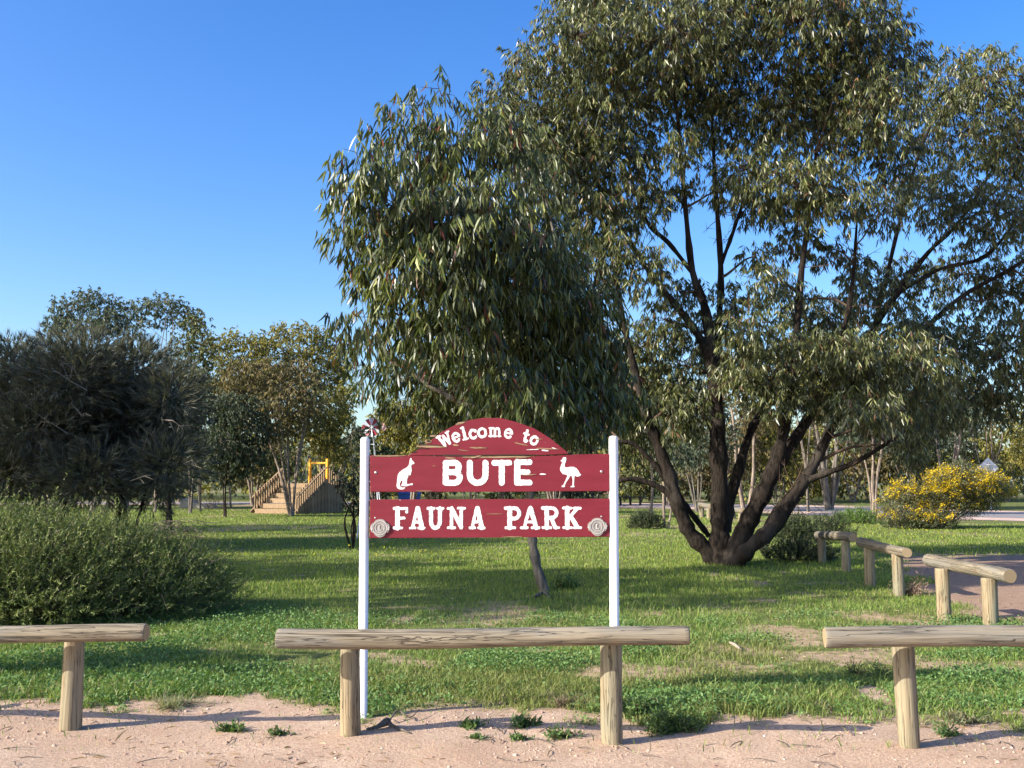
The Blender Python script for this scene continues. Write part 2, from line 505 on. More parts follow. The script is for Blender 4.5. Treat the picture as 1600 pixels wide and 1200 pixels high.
def stems_from(lst, Ydef):
    """[(px, py, radius[, Y]) ...] -> smoothed polylines"""
    out = []
    for pl in lst:
        P = []
        for q in pl:
            v = at(q[0], q[1], q[3] if len(q) > 3 else Ydef)
            P.append((v.x, v.y, v.z, q[2] * (.74 if q[2] > .05 else .95)))
        out.append(spline(P, 5))
    return out

def build_tree(name, label, cat, base, stems, cr, tw, bark, twig_m, leaf_m=M_LEAF, group=None, limb_from=1):
    root = empty(name, base, label, cat, group)
    for j, S in enumerate(stems):
        t = Tubes()
        rad = S[:, 3] * (1 + .07 * RNG.normal(size=len(S)) + .10 * np.sin(np.arange(len(S)) * 1.7 + j))
        t.add(S[:, :3], rad, 14 if S[0, 3] > .08 else 7)
        link('trunk' if j < limb_from else 'limb', t.mesh('trunk', base), bark, root)
    if tw is not None and tw.n:
        props(link('branches', tw.mesh('branches', base), twig_m, root), kind='stuff')
    props(link('crown', cr.mesh('crown', base), leaf_m, root), kind='stuff')
    return root

# ------------------------------------------------------------------ the big multi-stemmed gum
B = gp(1126, 882); YB = B.y
stl = [
    [(1128, 900, .36), (1126, 870, .33), (1125, 830, .26), (1125, 787, .25), (1122, 702, .22), (1119, 631, .20), (1114, 580, .17), (1103, 487, .13), (1082, 424, .10), (1071, 325, .07), (1060, 200, .04), (1050, 80, .02)],
    [(1118, 885, .24), (1106, 862, .22), (1078, 832, .20), (1060, 790, .19), (1043, 735, .17), (1026, 690, .15), (1006, 636, .13), (990, 570, .10), (973, 500, .08), (960, 420, .06), (935, 320, .035)],
    [(1062, 792, .09), (1042, 770, .09), (1020, 757, .08), (990, 749, .075), (968, 752, .06), (935, 772, .03)],
    [(1050, 765, .08), (1030, 735, .075), (1006, 708, .06), (985, 692, .05), (950, 690, .03)],
    [(1108, 838, .08, YB + .3), (1090, 815, .08, YB + .3), (1070, 788, .07, YB + .2), (1062, 775, .06, YB)],
    [(1116, 595, .12), (1100, 540, .11), (1071, 496, .10), (1035, 451, .09), (990, 388, .07), (945, 311, .05), (905, 220, .025)],
    [(1080, 424, .06), (1045, 380, .05), (1010, 345, .045), (985, 270, .03), (970, 190, .015)],
    [(1118, 610, .11, YB + .3), (1124, 500, .10, YB + .4), (1126, 415, .085, YB + .5), (1118, 293, .06, YB + .5), (1112, 180, .03, YB + .5)],
    [(1126, 415, .05, YB + .5), (1150, 350, .04, YB + .6), (1175, 270, .025, YB + .6)],
    [(1134, 830, .17, YB + .5), (1141, 780, .15, YB + .7), (1154, 735, .14, YB + .8), (1168, 687, .12, YB + .9), (1186, 650, .10, YB + 1), (1222, 600, .07, YB + 1.2), (1250, 540, .04, YB + 1.3)],
    [(1140, 885, .28, YB - .2), (1150, 858, .27, YB - .3), (1172, 810, .24, YB - .4), (1198, 758, .22, YB - .5), (1214, 718, .20, YB - .5), (1226, 667, .15, YB - .5), (1238, 617, .12, YB - .5), (1243, 550, .11, YB - .5), (1251, 437, .09, YB - .5), (1262, 350, .06, YB - .5), (1275, 240, .03, YB - .5)],
    [(1216, 725, .17, YB - .3), (1236, 695, .16, YB - .2), (1263, 653, .14, YB), (1283, 610, .12, YB), (1310, 540, .08, YB + .2), (1330, 460, .05, YB + .2), (1340, 330, .02, YB + .2)],
    [(1146, 888, .22, YB - .5), (1168, 860, .20, YB - .8), (1200, 830, .18, YB - .9), (1232, 787, .16, YB - .9), (1255, 753, .15, YB - .9), (1273, 722, .12, YB - .8), (1291, 688, .10, YB - .8), (1320, 630, .06, YB - .8), (1350, 570, .03, YB - 1)],
    [(1257, 752, .09, YB - .9), (1297, 737, .08, YB - 1.1), (1326, 727, .07, YB - 1.2), (1350, 715, .06, YB - 1.3), (1385, 693, .04, YB - 1.4), (1420, 670, .015, YB - 1.5)],
    [(1186, 845, .08, YB - .7), (1206, 808, .085, YB - .6), (1222, 785, .08, YB - .6), (1240, 765, .06, YB - .7)],
]
stems = stems_from(stl, YB)
cr = Crown(); tw = Tubes()
BIG = [(778, 152, 40, 36), (800, 195, 52, 46), (762, 205, 38, 34), (842, 245, 55, 50), (880, 300, 60, 50), (900, 380, 55, 50), (900, 60, 75, 65), (955, 35, 90, 80), (1050, 50, 110, 90), (1150, 20, 110, 80), (1250, 30, 110, 80), (1340, 45, 85, 75), (1395, 105, 55, 65),
       (860, 135, 65, 60), (822, 105, 38, 38), (925, 165, 85, 75), (985, 130, 90, 80), (1075, 150, 90, 60), (1140, 185, 90, 55), (1225, 170, 90, 75), (1300, 200, 85, 85), (1365, 165, 70, 80), (1395, 245, 45, 60),
       (1165, 265, 70, 35), (1235, 285, 85, 50), (1305, 305, 70, 50), (955, 250, 65, 65), (895, 245, 75, 75), (930, 330, 70, 40), (860, 205, 60, 50), (1110, 110, 80, 60), (1290, 120, 80, 60), (1010, 240, 30, 50),
       (1005, 420, 45, 40), (955, 390, 45, 35), (1200, 440, 45, 28), (1245, 470, 40, 30), (990, 545, 80, 45), (1060, 570, 55, 40), (930, 600, 80, 60), (1010, 610, 80, 40), (1185, 520, 60, 35), (1215, 575, 55, 45), (1160, 590, 50, 35),
       (1310, 545, 70, 30), (1330, 590, 75, 50), (1395, 560, 85, 45), (1440, 590, 60, 45), (1290, 620, 45, 35), (1085, 640, 50, 35), (950, 670, 50, 30), (1360, 640, 60, 30),
       (930, -40, 90, 60), (1050, -60, 120, 70), (1180, -70, 120, 70), (1300, -50, 100, 60), (1060, 235, 28, 36), (1240, 375, 45, 28), (1290, 390, 30, 25),
              (1048, 300, 34, 30), (1180, 325, 55, 26), (995, 325, 50, 45), (1062, 455, 36, 28), (1145, 475, 55, 32), (1180, 400, 32, 18), (1095, 520, 45, 30), (1335, 415, 26, 26), (1285, 490, 50, 36), (1040, 500, 50, 34), (1140, 545, 55, 34), (1050, 640, 60, 40), (1000, 680, 55, 30), (1210, 620, 45, 30), (1245, 320, 50, 30), (930, 440, 45, 40), (1385, 330, 30, 34), (1130, 300, 26, 22)]
for (px, py, rx, ry) in BIG:
    Y = YB + random.uniform(-1.4, 1.4) - (1.4 if py > 500 and px > 1150 else 0) + (1.2 if (py > 500 and px < 1150) else 0)
    s = Y / F
    nl = int(3.0 * rx * ry * math.pi / 11.5)
    c = at(px, py, Y)
    gum_clump(cr, tw, c, (rx * s, min(rx, ry * 1.4) * s, ry * s), nl, .185, .027, GUM, per=12, six=False)
    link_branch(tw, stems, c, .045)
# bare dead twigs inside the crown
for q in range(170):
    S = random.choice(stems[5:]); p = S[random.randrange(len(S) // 2, len(S)), :3]
    d = unit(1)[0] * np.array([.6, .4, 1]) + np.array([0, 0, .5]); ln = random.uniform(.6, 1.6)
    tw.add([p, p + d * ln * .5 + RNG.normal(size=3) * .05, p + d * ln], [.012, .008, .003], 3, cap=False)
    for z in range(3):
        a = p + d * ln * random.uniform(.3, .9); tw.add([a, a + (d * .3 + RNG.normal(size=3) * .2) * ln * .5], [.006, .002], 3, cap=False)
build_tree('gum_tree', 'big spreading gum tree whose dark stems fan out of one base', 'tree', B, stems, cr, tw, M_BARK, M_TWIG, group='gum trees along the lawn edge')

# ------------------------------------------------------------------ the nearer weeping gum behind the sign
B1 = gp(851, 926); Y1 = B1.y
stl = [
    [(853, 935, .115), (850, 922, .105), (839, 885, .095), (832, 845, .09), (829, 800, .085), (825, 740, .08), (817, 690, .075), (803, 640, .07), (790, 560, .06), (772, 480, .045), (750, 380, .03), (720, 260, .015)],
    [(815, 682, .055), (790, 660, .05), (755, 642, .045), (710, 625, .04), (660, 595, .032), (622, 567, .02), (575, 520, .01)],
    [(803, 640, .05), (835, 580, .045), (860, 500, .035), (870, 400, .025), (850, 300, .012)],
    [(790, 560, .04), (740, 500, .035), (680, 420, .028), (630, 320, .02), (610, 210, .008)],
    [(820, 705, .05, Y1 - .2), (850, 665, .045, Y1 - .6), (890, 672, .035, Y1 - .5), (935, 710, .02, Y1 + .4)],
]
stems = stems_from(stl, Y1)
cr = Crown(); tw = Tubes()
NEAR = [(900, 480, 60, 60, .8), (870, 520, 80, 60, 1), (840, 420, 70, 60, .8), (800, 480, 90, 70, 1), (760, 560, 90, 50, 1), (850, 620, 70, 40, 1), (920, 560, 50, 60, .9), (700, 560, 80, 50, .9), (680, 340, 80, 60, .8), (770, 370, 80, 60, .8), (655, 165, 60, 32, .35), (610, 185, 40, 30, .3), (690, 150, 40, 26, .25), (640, 235, 80, 50, .8), (565, 265, 42, 42, .8), (535, 300, 26, 40, .7), (540, 370, 28, 35, .7), (620, 320, 80, 60, 1), (700, 260, 70, 60, .9), (740, 340, 90, 70, 1), (820, 290, 60, 55, .9), (850, 370, 70, 65, 1), (680, 410, 90, 65, 1), (590, 415, 45, 60, .9), (770, 440, 100, 65, 1), (870, 455, 70, 65, 1), (625, 495, 55, 50, .9), (556, 495, 30, 24, .7), (545, 540, 22, 24, .7), (700, 510, 80, 60, 1), (800, 530, 90, 65, 1), (880, 550, 70, 65, 1), (640, 570, 70, 40, .9), (720, 600, 70, 40, .9), (800, 605, 80, 40, .9), (583, 585, 34, 30, .7), (890, 620, 60, 40, .9), (650, 615, 60, 40, .9), (740, 635, 70, 34, 1), (830, 645, 70, 34, 1), (905, 655, 60, 34, 1), (955, 610, 55, 45, 1), (850, 590, 70, 45, 1), (765, 195, 45, 45, .6), (800, 230, 50, 50, .8), (930, 500, 45, 60, .8)]
for (px, py, rx, ry, dn) in NEAR:
    Y = Y1 - 2.0 * min(1, max(0, (860 - px) / 150)) + random.uniform(-.9, .9) + (.6 if px > 840 else 0)
    if py > 535 and px < 780: Y = Y1 + random.uniform(.9, 2.3)
    s = Y / F
    nl = int(3.4 * dn * rx * ry * math.pi / 33)
    c = at(px, py, Y)
    gum_clump(cr, tw, c, (rx * s, rx * s * .95, ry * s), nl, .225, .028, [(0.072, 0.092, 0.022, 5), (0.12, 0.14, 0.034, 3), (0.038, 0.052, 0.017, 5), (0.27, 0.28, 0.09, 1.3), (0.18, 0.055, 0.03, .4)], droop=1.15, per=9, twr=.005)
    link_branch(tw, stems, c, .03)
build_tree('gum_tree', 'weeping gum tree with one thin curved trunk behind the red sign', 'tree', B1, stems, cr, tw, M_BARK_GREY, M_TWIG, group='gum trees along the lawn edge')

# ------------------------------------------------------------------ gum leaning beyond the big one
YR = 24.0; BR = gp(1186, 860); YR = BR.y
stl = [
    [(1184, 868, .2), (1192, 850, .19), (1232, 795, .18), (1272, 725, .17), (1320, 620, .15), (1368, 510, .13), (1402, 458, .11), (1450, 395, .08), (1500, 345, .06), (1560, 250, .03)],
    [(1366, 515, .09), (1386, 430, .08), (1410, 330, .06), (1440, 230, .04), (1480, 140, .02)],
    [(1338, 585, .10), (1420, 535, .09), (1500, 465, .07), (1580, 420, .05), (1650, 370, .03)],
    [(1402, 458, .07), (1470, 420, .06), (1540, 400, .05), (1600, 330, .03)],
]
stems = stems_from(stl, YR)
cr = Crown(); tw = Tubes()
RT = [(1495, 120, 65, 48), (1555, 125, 65, 55), (1455, 175, 55, 55), (1520, 210, 90, 65), (1590, 230, 60, 75), (1430, 285, 40, 40), (1470, 310, 60, 55), (1555, 330, 75, 60), (1352, 450, 45, 45), (1415, 440, 45, 50), (1500, 430, 70, 45), (1580, 460, 60, 70), (1480, 530, 80, 55), (1560, 560, 75, 60), (1440, 620, 60, 45), (1510, 625, 75, 42), (1575, 620, 50, 40), (1424, 700, 22, 42), (1440, 665, 45, 30), (1660, 160, 70, 70), (1680, 280, 80, 70), (1670, 420, 80, 70), (1650, 540, 80, 60), (1620, 330, 60, 60), (1400, 520, 55, 45), (1320, 500, 35, 35)]
for (px, py, rx, ry) in RT:
    Y = YR + random.uniform(-1.5, 1.5); s = Y / F
    nl = int(3.0 * rx * ry * math.pi / 10)
    c = at(px, py, Y)
    gum_clump(cr, tw, c, (rx * s, rx * s * .95, ry * s), nl, .19, .029, GUM, per=12, six=False)
    link_branch(tw, stems, c, .045)
build_tree('gum_tree', 'gum tree leaning out from behind the big gum towards the road', 'tree', BR, stems, cr, tw, M_BARK, M_TWIG, group='gum trees along the lawn edge')

# ------------------------------------------------------------------ background trees
def mallee(label, px, base_py, Y, top, bot, wpx, n_stem, pal, bark, nclump=14, dens=1.0, umbrella=True, group='trees beyond the lawn', spread=.7, name='mallee_tree', lean=0.0, rad=.07, ll=.22, lw=.066, clumps=None):
    b = gp(px, base_py) if base_py else at(px, 755, Y)
    b.z = 0
    if base_py is None:
        b = Vector(((px - 800) / F * Y, Y, 0))
    Y = b.y; s = Y / F
    zt = at(px, top, Y).z; zb = at(px, bot, Y).z; W = wpx * s * .5
    cx = b.x + lean * s
    stems = []
    for j in range(n_stem):
        a = random.uniform(0, 6.28) if n_stem > 1 else 0
        fr = random.uniform(.25, 1) * spread if n_stem > 1 else .1
        tx = cx + math.cos(a) * W * fr; ty = b.y + math.sin(a) * W * .7 * fr; tz = zb + (zt - zb) * random.uniform(.45, .75)
        r = rad * random.uniform(.4, .85)
        bx = b.x + math.cos(a) * r * 1.6 * (n_stem > 1); by = b.y + math.sin(a) * r * 1.6 * (n_stem > 1)
        m1 = (bx * .7 + tx * .3 + random.uniform(-.15, .15), by * .7 + ty * .3, tz * .33)
        kx, ky = random.uniform(-.25, .25), random.uniform(-.25, .25)
        m2 = (bx * .35 + tx * .65 + kx + random.uniform(-.2, .2), by * .35 + ty * .65 + ky, tz * .7)
        stems.append(spline([(bx, by, -.1, r * 1.25), (*m1, r), (*m2, r * .75), (tx, ty, tz, r * .3)], 4))
    cr = Crown(); tw = Tubes()
    cs = []
    for j in range(nclump):
        for tr in range(20):
            u = RNG.uniform(-1, 1, 3)
            if np.linalg.norm(u) < 1 and (not umbrella or u[2] > -.75 + .6 * (abs(u[0]))) : break
        cs.append(u)
    todo = []
    for u in cs:
        rr = W * random.uniform(.24, .40)
        todo.append((np.array([cx + u[0] * W * .8, b.y + u[1] * W * .7, zb + (zt - zb) * (.56 + u[2] * .40)]), rr, min(rr, (zt - zb) * .28) * random.uniform(.7, 1)))
    if clumps:
        todo = [(np.array(tuple(at(q[0], q[1], Y + random.uniform(-.5, .5) * q[2] * s))), q[2] * s, q[3] * s) for q in clumps]
    for c, rr, rz in todo:
        nl = int(dens * 3.0 * rr * rz * math.pi / (ll * lw * .45))
        gum_clump(cr, tw, c, (rr, rr, rz), nl, ll, lw, pal, droop=.7, per=8, six=False, twr=.008)
        link_branch(tw, stems, c, .04)
    return build_tree(name, label, 'tree', b, stems, cr, tw, bark, M_BARK_GREY if bark is not M_BARK_PALE else bark, M_LEAF_FAR, group=group, limb_from=n_stem)

FARG = 'gum trees on the far side of the lawn'
mallee('tall gum tree with two rounded crowns above the dark she-oak', 150, None, 58, 447, 520, 150, 2, GUM_GREY, M_BARK_PALE, 12, 1.1, group=FARG, name='gum_tree', clumps=[(105, 482, 28, 20), (145, 468, 36, 20), (188, 490, 28, 24), (130, 510, 42, 20), (200, 522, 22, 20), (165, 500, 30, 20), (90, 505, 20, 18)])
mallee('open crowned gum tree on a thin stem rising between she-oak and wattles', 245, None, 56, 458, 560, 130, 3, GUM_GREY, M_BARK_PALE, 9, .9, group=FARG, name='gum_tree', spread=.6, clumps=[(228, 480, 26, 17), (258, 472, 32, 15), (288, 488, 24, 16), (255, 500, 22, 12), (218, 505, 16, 12), (300, 505, 16, 14)])
mallee('dark drooping gum tree on the shoulder of the open crowned gum', 300, None, 54, 485, 660, 100, 2, GUM, M_BARK_GREY, 12, 1.1, group=FARG, name='gum_tree', clumps=[(305, 505, 24, 24), (320, 540, 22, 26), (288, 540, 24, 22), (308, 580, 30, 28), (325, 612, 26, 26), (300, 625, 30, 26)])
mallee('olive green mallee tree with rounded top behind the umbrella mallee', 365, None, 64, 512, 680, 130, 3, GUM_OLIVE, M_BARK_GREY, 16, 1.0, group=FARG, clumps=[(342, 542, 24, 18), (370, 530, 28, 16), (396, 542, 24, 18), (360, 570, 42, 26), (402, 580, 32, 28), (345, 600, 34, 26), (390, 620, 40, 26)])
mallee('yellow green mallee tree, tallest of those behind the play fort', 458, None, 66, 488, 690, 180, 3, GUM_OLIVE, M_BARK_GREY, 24, 1.0, group=FARG, clumps=[(412, 535, 24, 18), (445, 520, 30, 17), (482, 518, 30, 16), (508, 532, 25, 18), (450, 552, 52, 28), (500, 560, 42, 28), (532, 565, 25, 30), (522, 600, 36, 30), (470, 600, 50, 30), (420, 590, 40, 30)])
mallee('umbrella shaped mallee tree with brown green crown in front of the wooden steps', 455, 806, 0, 555, 690, 190, 6, GUM_BROWN, M_BARK_PALE, 22, .85, group=FARG, lean=-35, rad=.085, spread=.8, clumps=[(375, 582, 34, 18), (410, 572, 42, 16), (455, 576, 42, 18), (484, 598, 24, 24), (360, 612, 30, 26), (400, 610, 46, 28), (450, 620, 46, 30), (480, 640, 26, 28), (420, 652, 46, 26), (375, 650, 30, 26), (440, 670, 34, 20)])
mallee('dark bushy tree with a thin black trunk beside the wooden steps', 352, 808, 0, 600, 750, 130, 2, [(0.04, 0.055, 0.03, 3), (0.06, 0.075, 0.04, 1)], M_BARK, 16, 1.3, group=FARG, rad=.05, clumps=[(330, 640, 36, 28), (370, 640, 36, 30), (400, 672, 27, 30), (345, 692, 46, 30), (385, 714, 34, 26), (320, 712, 30, 26), (355, 735, 36, 18)])
mallee('olive tree with a low dense crown above the plank wall of the fort', 508, None, 58, 575, 745, 100, 3, GUM_OLIVE, M_BARK_PALE, 14, 1.1, group=FARG, clumps=[(500, 630, 42, 26), (525, 652, 28, 24), (500, 675, 36, 26), (538, 618, 22, 22), (480, 660, 34, 28), (520, 700, 28, 24)])
mallee('grey leaved tree hanging over the dark bushy tree by the steps', 318, None, 57, 590, 745, 90, 2, GUM_GREY, M_BARK_GREY, 12, 1.1, group=FARG)
mallee('small leaved dark tree beside the white post under the windmill', 552, 858, 0, 655, 845, 66, 4, [(0.035, 0.05, 0.03, 3), (0.06, 0.08, 0.045, 1)], M_BARK, 22, .55, group=FARG, rad=.03, umbrella=False, ll=.09, lw=.04)
RG = 'mallee trees between the lawn and the road'
mallee('olive mallee tree seen just above the left shoulder of the sign', 640, None, 48, 590, 770, 130, 4, GUM_OLIVE, M_BARK_PALE, 16, 1.0, group=RG)
mallee('grey mallee tree seen above the arch of the sign', 735, None, 52, 585, 770, 150, 4, GUM_GREY, M_BARK_GREY, 18, 1.0, group=RG)
mallee('brown green mallee tree seen between the arch and the slim white post', 865, None, 46, 590, 760, 140, 5, GUM_BROWN, M_BARK_PALE, 18, 1.0, group=RG)
mallee('mallee tree with one pale straight trunk beside the big gum', 1016, 808, 0, 560, 762, 150, 1, GUM, M_BARK_PALE, 16, .9, group=RG, rad=.14)
mallee('young mallee tree with a thin pale stem next to the low round shrub', 1041, 826, 0, 640, 785, 90, 2, GUM_GREY, M_BARK_PALE, 10, .7, group=RG, rad=.06, spread=.4)
mallee('mallee tree with a bent pale trunk between the stems of the big gum', 1165, 797, 0, 540, 742, 150, 3, GUM_BROWN, M_BARK_PALE, 16, .9, group=RG, rad=.16)
mallee('mallee tree with twiggy grey crown behind the second stem of the big gum', 1090, 800, 0, 590, 782, 130, 5, GUM_GREY, M_BARK_GREY, 14, .8, group=RG)
mallee('many stemmed mallee tree with shaggy trunks in front of the pale gravel', 1296, 797, 0, 520, 715, 190, 7, GUM_BROWN, M_BARK_GREY, 22, .85, group=RG, rad=.16, spread=.6)
mallee('mallee tree with a forked pale trunk beside the yellow bush', 1365, 806, 0, 580, 740, 150, 3, GUM_GREY, M_BARK_PALE, 18, .9, group=RG, rad=.085)
mallee('rust tinged mallee tree under the leaning gum', 1260, None, 56, 500, 690, 120, 3, GUM_OLIVE, M_BARK_GREY, 14, .9, group=RG)
mallee('thin mallee tree with reddish crown beside the diamond road sign', 1540, None, 66, 590, 690, 110, 4, GUM_BROWN, M_BARK_PALE, 10, .6, group=RG, rad=.10)
mallee('pale limbed mallee tree behind the yellow bush', 1475, None, 62, 600, 720, 140, 4, GUM_GREY, M_BARK_PALE, 12, .7, group=RG, rad=.11)
mallee('bushy olive mallee tree across the sealed road', 1625, None, 70, 655, 770, 130, 4, GUM_OLIVE, M_BARK_GREY, 16, 1.0, group=RG)
mallee('leafy mallee tree filling the gap behind the leftmost stem of the big gum', 955, None, 60, 560, 750, 130, 4, GUM, M_BARK_GREY, 16, 1.0, group=RG)
mallee('low mallee tree behind the gravel and the many stemmed mallee', 1210, None, 82, 640, 770, 150, 5, GUM_OLIVE, M_BARK_PALE, 16, 1.0, group=RG)
mallee('broad grey mallee tree beyond the road under the leaning gum', 1420, None, 84, 590, 760, 170, 5, GUM_GREY, M_BARK_PALE, 16, 1.0, group=RG)

BR_ = 'dense far mallee trees closing the view'
for (px, Y, top, bot, wd, pal, lab) in (
        (590, 60, 640, 778, 110, GUM, 'dense dark mallee tree behind the garden windmill'),
        (680, 66, 600, 780, 150, GUM_GREY, 'dense grey mallee tree far behind the kangaroo end of the sign'),
        (780, 70, 590, 780, 160, GUM, 'dense green mallee tree far behind the middle of the sign'),
        (870, 64, 600, 775, 140, GUM_GREY, 'dense grey mallee tree far behind the emu end of the sign'),
        (930, 74, 600, 772, 130, GUM_OLIVE, 'dense olive mallee tree far beyond the long dark bench'),
        (1040, 72, 590, 776, 150, GUM, 'dense mallee tree far behind the fork of the big gum'),
        (1130, 78, 590, 776, 150, GUM_BROWN, 'dense brown green mallee tree straight behind the big gum base'),
        (1230, 86, 580, 766, 150, GUM, 'dense mallee tree across the gravel, shaded by the big gum'),
        (1330, 88, 570, 768, 160, GUM_OLIVE, 'dense olive mallee tree across the road beyond the yellow bush'),
        (1440, 92, 600, 764, 130, GUM, 'dense dark mallee tree across the road under the leaning gum'),
        (1570, 88, 620, 768, 110, GUM_OLIVE, 'dense olive mallee tree beyond the diamond road sign'),
        (1505, 96, 600, 764, 110, GUM, 'dense mallee tree far beyond the crown of the yellow bush'),
        (1640, 92, 600, 768, 110, GUM_BROWN, 'dense brown green mallee tree far along the sealed road'),
        (60, 60, 560, 780, 160, GUM_OLIVE, 'dense olive mallee tree far behind the broad she-oak'),
        (200, 64, 560, 780, 170, GUM, 'dense dark mallee tree far behind the she-oak trunks'),
        (-40, 62, 520, 780, 160, GUM_OLIVE, 'golden olive mallee tree rising past the outer edge of the she-oak'),
        (400, 72, 580, 770, 160, GUM, 'dense dark mallee tree far behind the play fort'),
        (520, 70, 600, 775, 110, GUM_OLIVE, 'dense olive mallee tree behind the plank wall of the fort')):
    mallee(lab, px, None, Y, top, bot, wd, 4, pal, M_BARK_PALE, 15, .6, group=BR_, umbrella=False, ll=.36, lw=.13, rad=.09)

UG = 'bushy understorey mallees in front of the far trees'
for (px, Y, wd, pal, lab) in (
        (585, 78, 120, GUM, 'low bushy mallee far behind the slim white post by the windmill'),
        (675, 74, 130, GUM_BROWN, 'low bushy brown mallee seen in the gap behind the kangaroo'),
        (790, 77, 140, GUM, 'low bushy green mallee seen in the gap behind the middle of the sign'),
        (900, 72, 130, GUM_GREY, 'low bushy grey mallee seen in the gap behind the emu'),
        (1000, 84, 130, GUM, 'low bushy mallee behind the pale straight trunk'),
        (1080, 88, 120, GUM_BROWN, 'low bushy brown mallee behind the outer stem of the big gum'),
        (1175, 86, 120, GUM, 'low bushy mallee framed by the middle stems of the big gum'),
        (1265, 92, 120, GUM_OLIVE, 'low bushy olive mallee across the pale gravel'),
        (1355, 96, 120, GUM_BROWN, 'low bushy brown mallee across the road from the yellow bush'),
        (1450, 98, 120, GUM, 'low bushy dark mallee across the road behind the yellow bush'),
        (250, 76, 150, GUM, 'low bushy mallee far behind the concrete blocks'),
        (420, 78, 150, GUM_BROWN, 'low bushy brown mallee far behind the wooden steps'),
        (110, 72, 150, GUM, 'low bushy mallee far behind the broad she-oak trunks')):
    mallee(lab, px, None, Y, 690 + random.uniform(-12, 12), 790, wd, 5, pal, M_BARK_GREY, 16, .6, group=UG, umbrella=False, ll=.38, lw=.14, rad=.06)

# far scrub that closes the horizon
cr = Crown()
n = 3600
ang = RNG.uniform(-.62, .62, n); Yf = RNG.uniform(95, 130, n)
Xf = np.tan(ang) * Yf
h = 3.4 + 4.2 * fbm(Xf * .09, Yf * .05)
h = h * np.interp(Xf / Yf, [-.55, -.12, -.05, .42, .5], [1.0, 1.0, 1.1, 1.0, .75])
O = np.stack([Xf, Yf, h * RNG.random(n) ** .7 + .4], -1)
O = np.repeat(O, 7, 0) + RNG.normal(size=(n * 7, 3)) * np.array([.8, .8, .35])
cr.put(leaf_geo(O, nrmz(unit(len(O)) + np.array([0, 0, -.3])), RNG.uniform(.6, 1.2, len(O)), RNG.uniform(.3, .5, len(O)), tint(len(O), GUM_GREY + GUM_OLIVE), six=False))
props(link('far_scrub', cr.mesh('far_scrub', (0, 0, 0)), M_LEAF_FAR), 'grey green scrub closing off the view behind the trees', 'scrub', kind='stuff')

# ------------------------------------------------------------------ she-oak: dark fine foliage
def needle_clump(cr, c, r, n, L, Wd, pal, up=.5, fill=2.2):
    c = np.array(tuple(c)); r = np.array(r)
    ns = n // 16
    u = unit(ns); p = c + u * (RNG.random(ns) ** (1 / fill))[:, None] * r * (.8 + .4 * RNG.random((ns, 1)))
    td = nrmz(u * .9 + np.array([0, 0, up]) + .45 * unit(ns))
    O = (p[:, None] + td[:, None] * RNG.random((ns, 16, 1)) * L * .8).reshape(-1, 3)
    D = nrmz(np.repeat(td, 16, 0) + .45 * unit(len(O)))
    col = tint(len(O), pal, .2) * np.repeat(1 + (RNG.random((ns, 1)) - .5) * .5, 16, 0)
    v, t, cc = leaf_geo(O, D, L * RNG.uniform(.5, 1.1, len(O)), Wd * RNG.uniform(.7, 1.3, len(O)), col, six=None)
    cr.put((v, t, cc))

def sheoak(label, b, clumps, Y, stl, dens=1.0, pal=None, name='she_oak', dead=20):
    stems = stems_from(stl, Y) if stl else []
    cr = Crown(); tw = Tubes()
    pal = pal or [(0.11, 0.115, 0.085, 4), (0.15, 0.15, 0.11, 3), (0.065, 0.072, 0.055, 3), (0.20, 0.18, 0.13, .9)]
    for (px, py, rx, ry) in clumps:
        y = Y + random.uniform(-1.3, 1.3); s = y / F
        c = at(px, py + 28 - max(0, py - 600) * .12, y)
        needle_clump(cr, c, (rx * s * 1.05, rx * s, ry * s), int(dens * rx * ry * 2.1), .26, .019, pal, .25)
        link_branch(tw, stems, c, .05)
    r = build_tree(name, label, 'tree', b, stems, cr, tw, M_BARK, M_BARK_GREY, M_NEEDLE, group='dark she-oaks by the lawn', limb_from=len(stems))
    dt = Tubes()
    for q in range(dead):
        S = random.choice(stems); p = S[random.randrange(len(S) // 3, len(S)), :3] + np.array([random.uniform(-.9, 1.3), -random.uniform(.9, 1.9), random.uniform(-.4, .5)])
        d = nrmz(np.array([[random.uniform(-1, 1), -.5, random.uniform(-.1, .8)]]))[0]; ln = random.uniform(.5, 1.1)
        e = p + d * ln + np.array([0, 0, -.12])
        dt.add([p, (p + e) / 2 + RNG.normal(size=3) * .06, e], [.015, .010, .004], 3, cap=False)
        for z in range(4):
            a = p + (e - p) * random.uniform(.4, .95); dt.add([a, a + d * .2 + RNG.normal(size=3) * .16], [.007, .003], 3, cap=False)
    props(link('dead_twigs', dt.mesh('dead_twigs', b), M_TWIG_PALE, r), kind='stuff')
    return r
YS = 25.0
bS = Vector(((188 - 800) / F * YS, YS, 0))
SH = [(130, 545, 75, 50), (60, 580, 70, 60), (190, 590, 75, 60), (110, 620, 90, 70), (250, 640, 65, 60), (30, 660, 60, 60), (170, 690, 90, 60), (265, 710, 60, 45), (80, 720, 80, 50), (210, 545, 60, 40), (270, 590, 45, 50), (-30, 600, 60, 70), (-50, 700, 70, 60), (20, 545, 50, 40), (150, 750, 80, 35), (60, 765, 60, 30), (240, 760, 40, 30), (160, 640, 80, 60), (215, 660, 70, 60), (60, 640, 80, 60), (10, 720, 70, 50), (110, 570, 80, 50), (150, 720, 70, 40)]
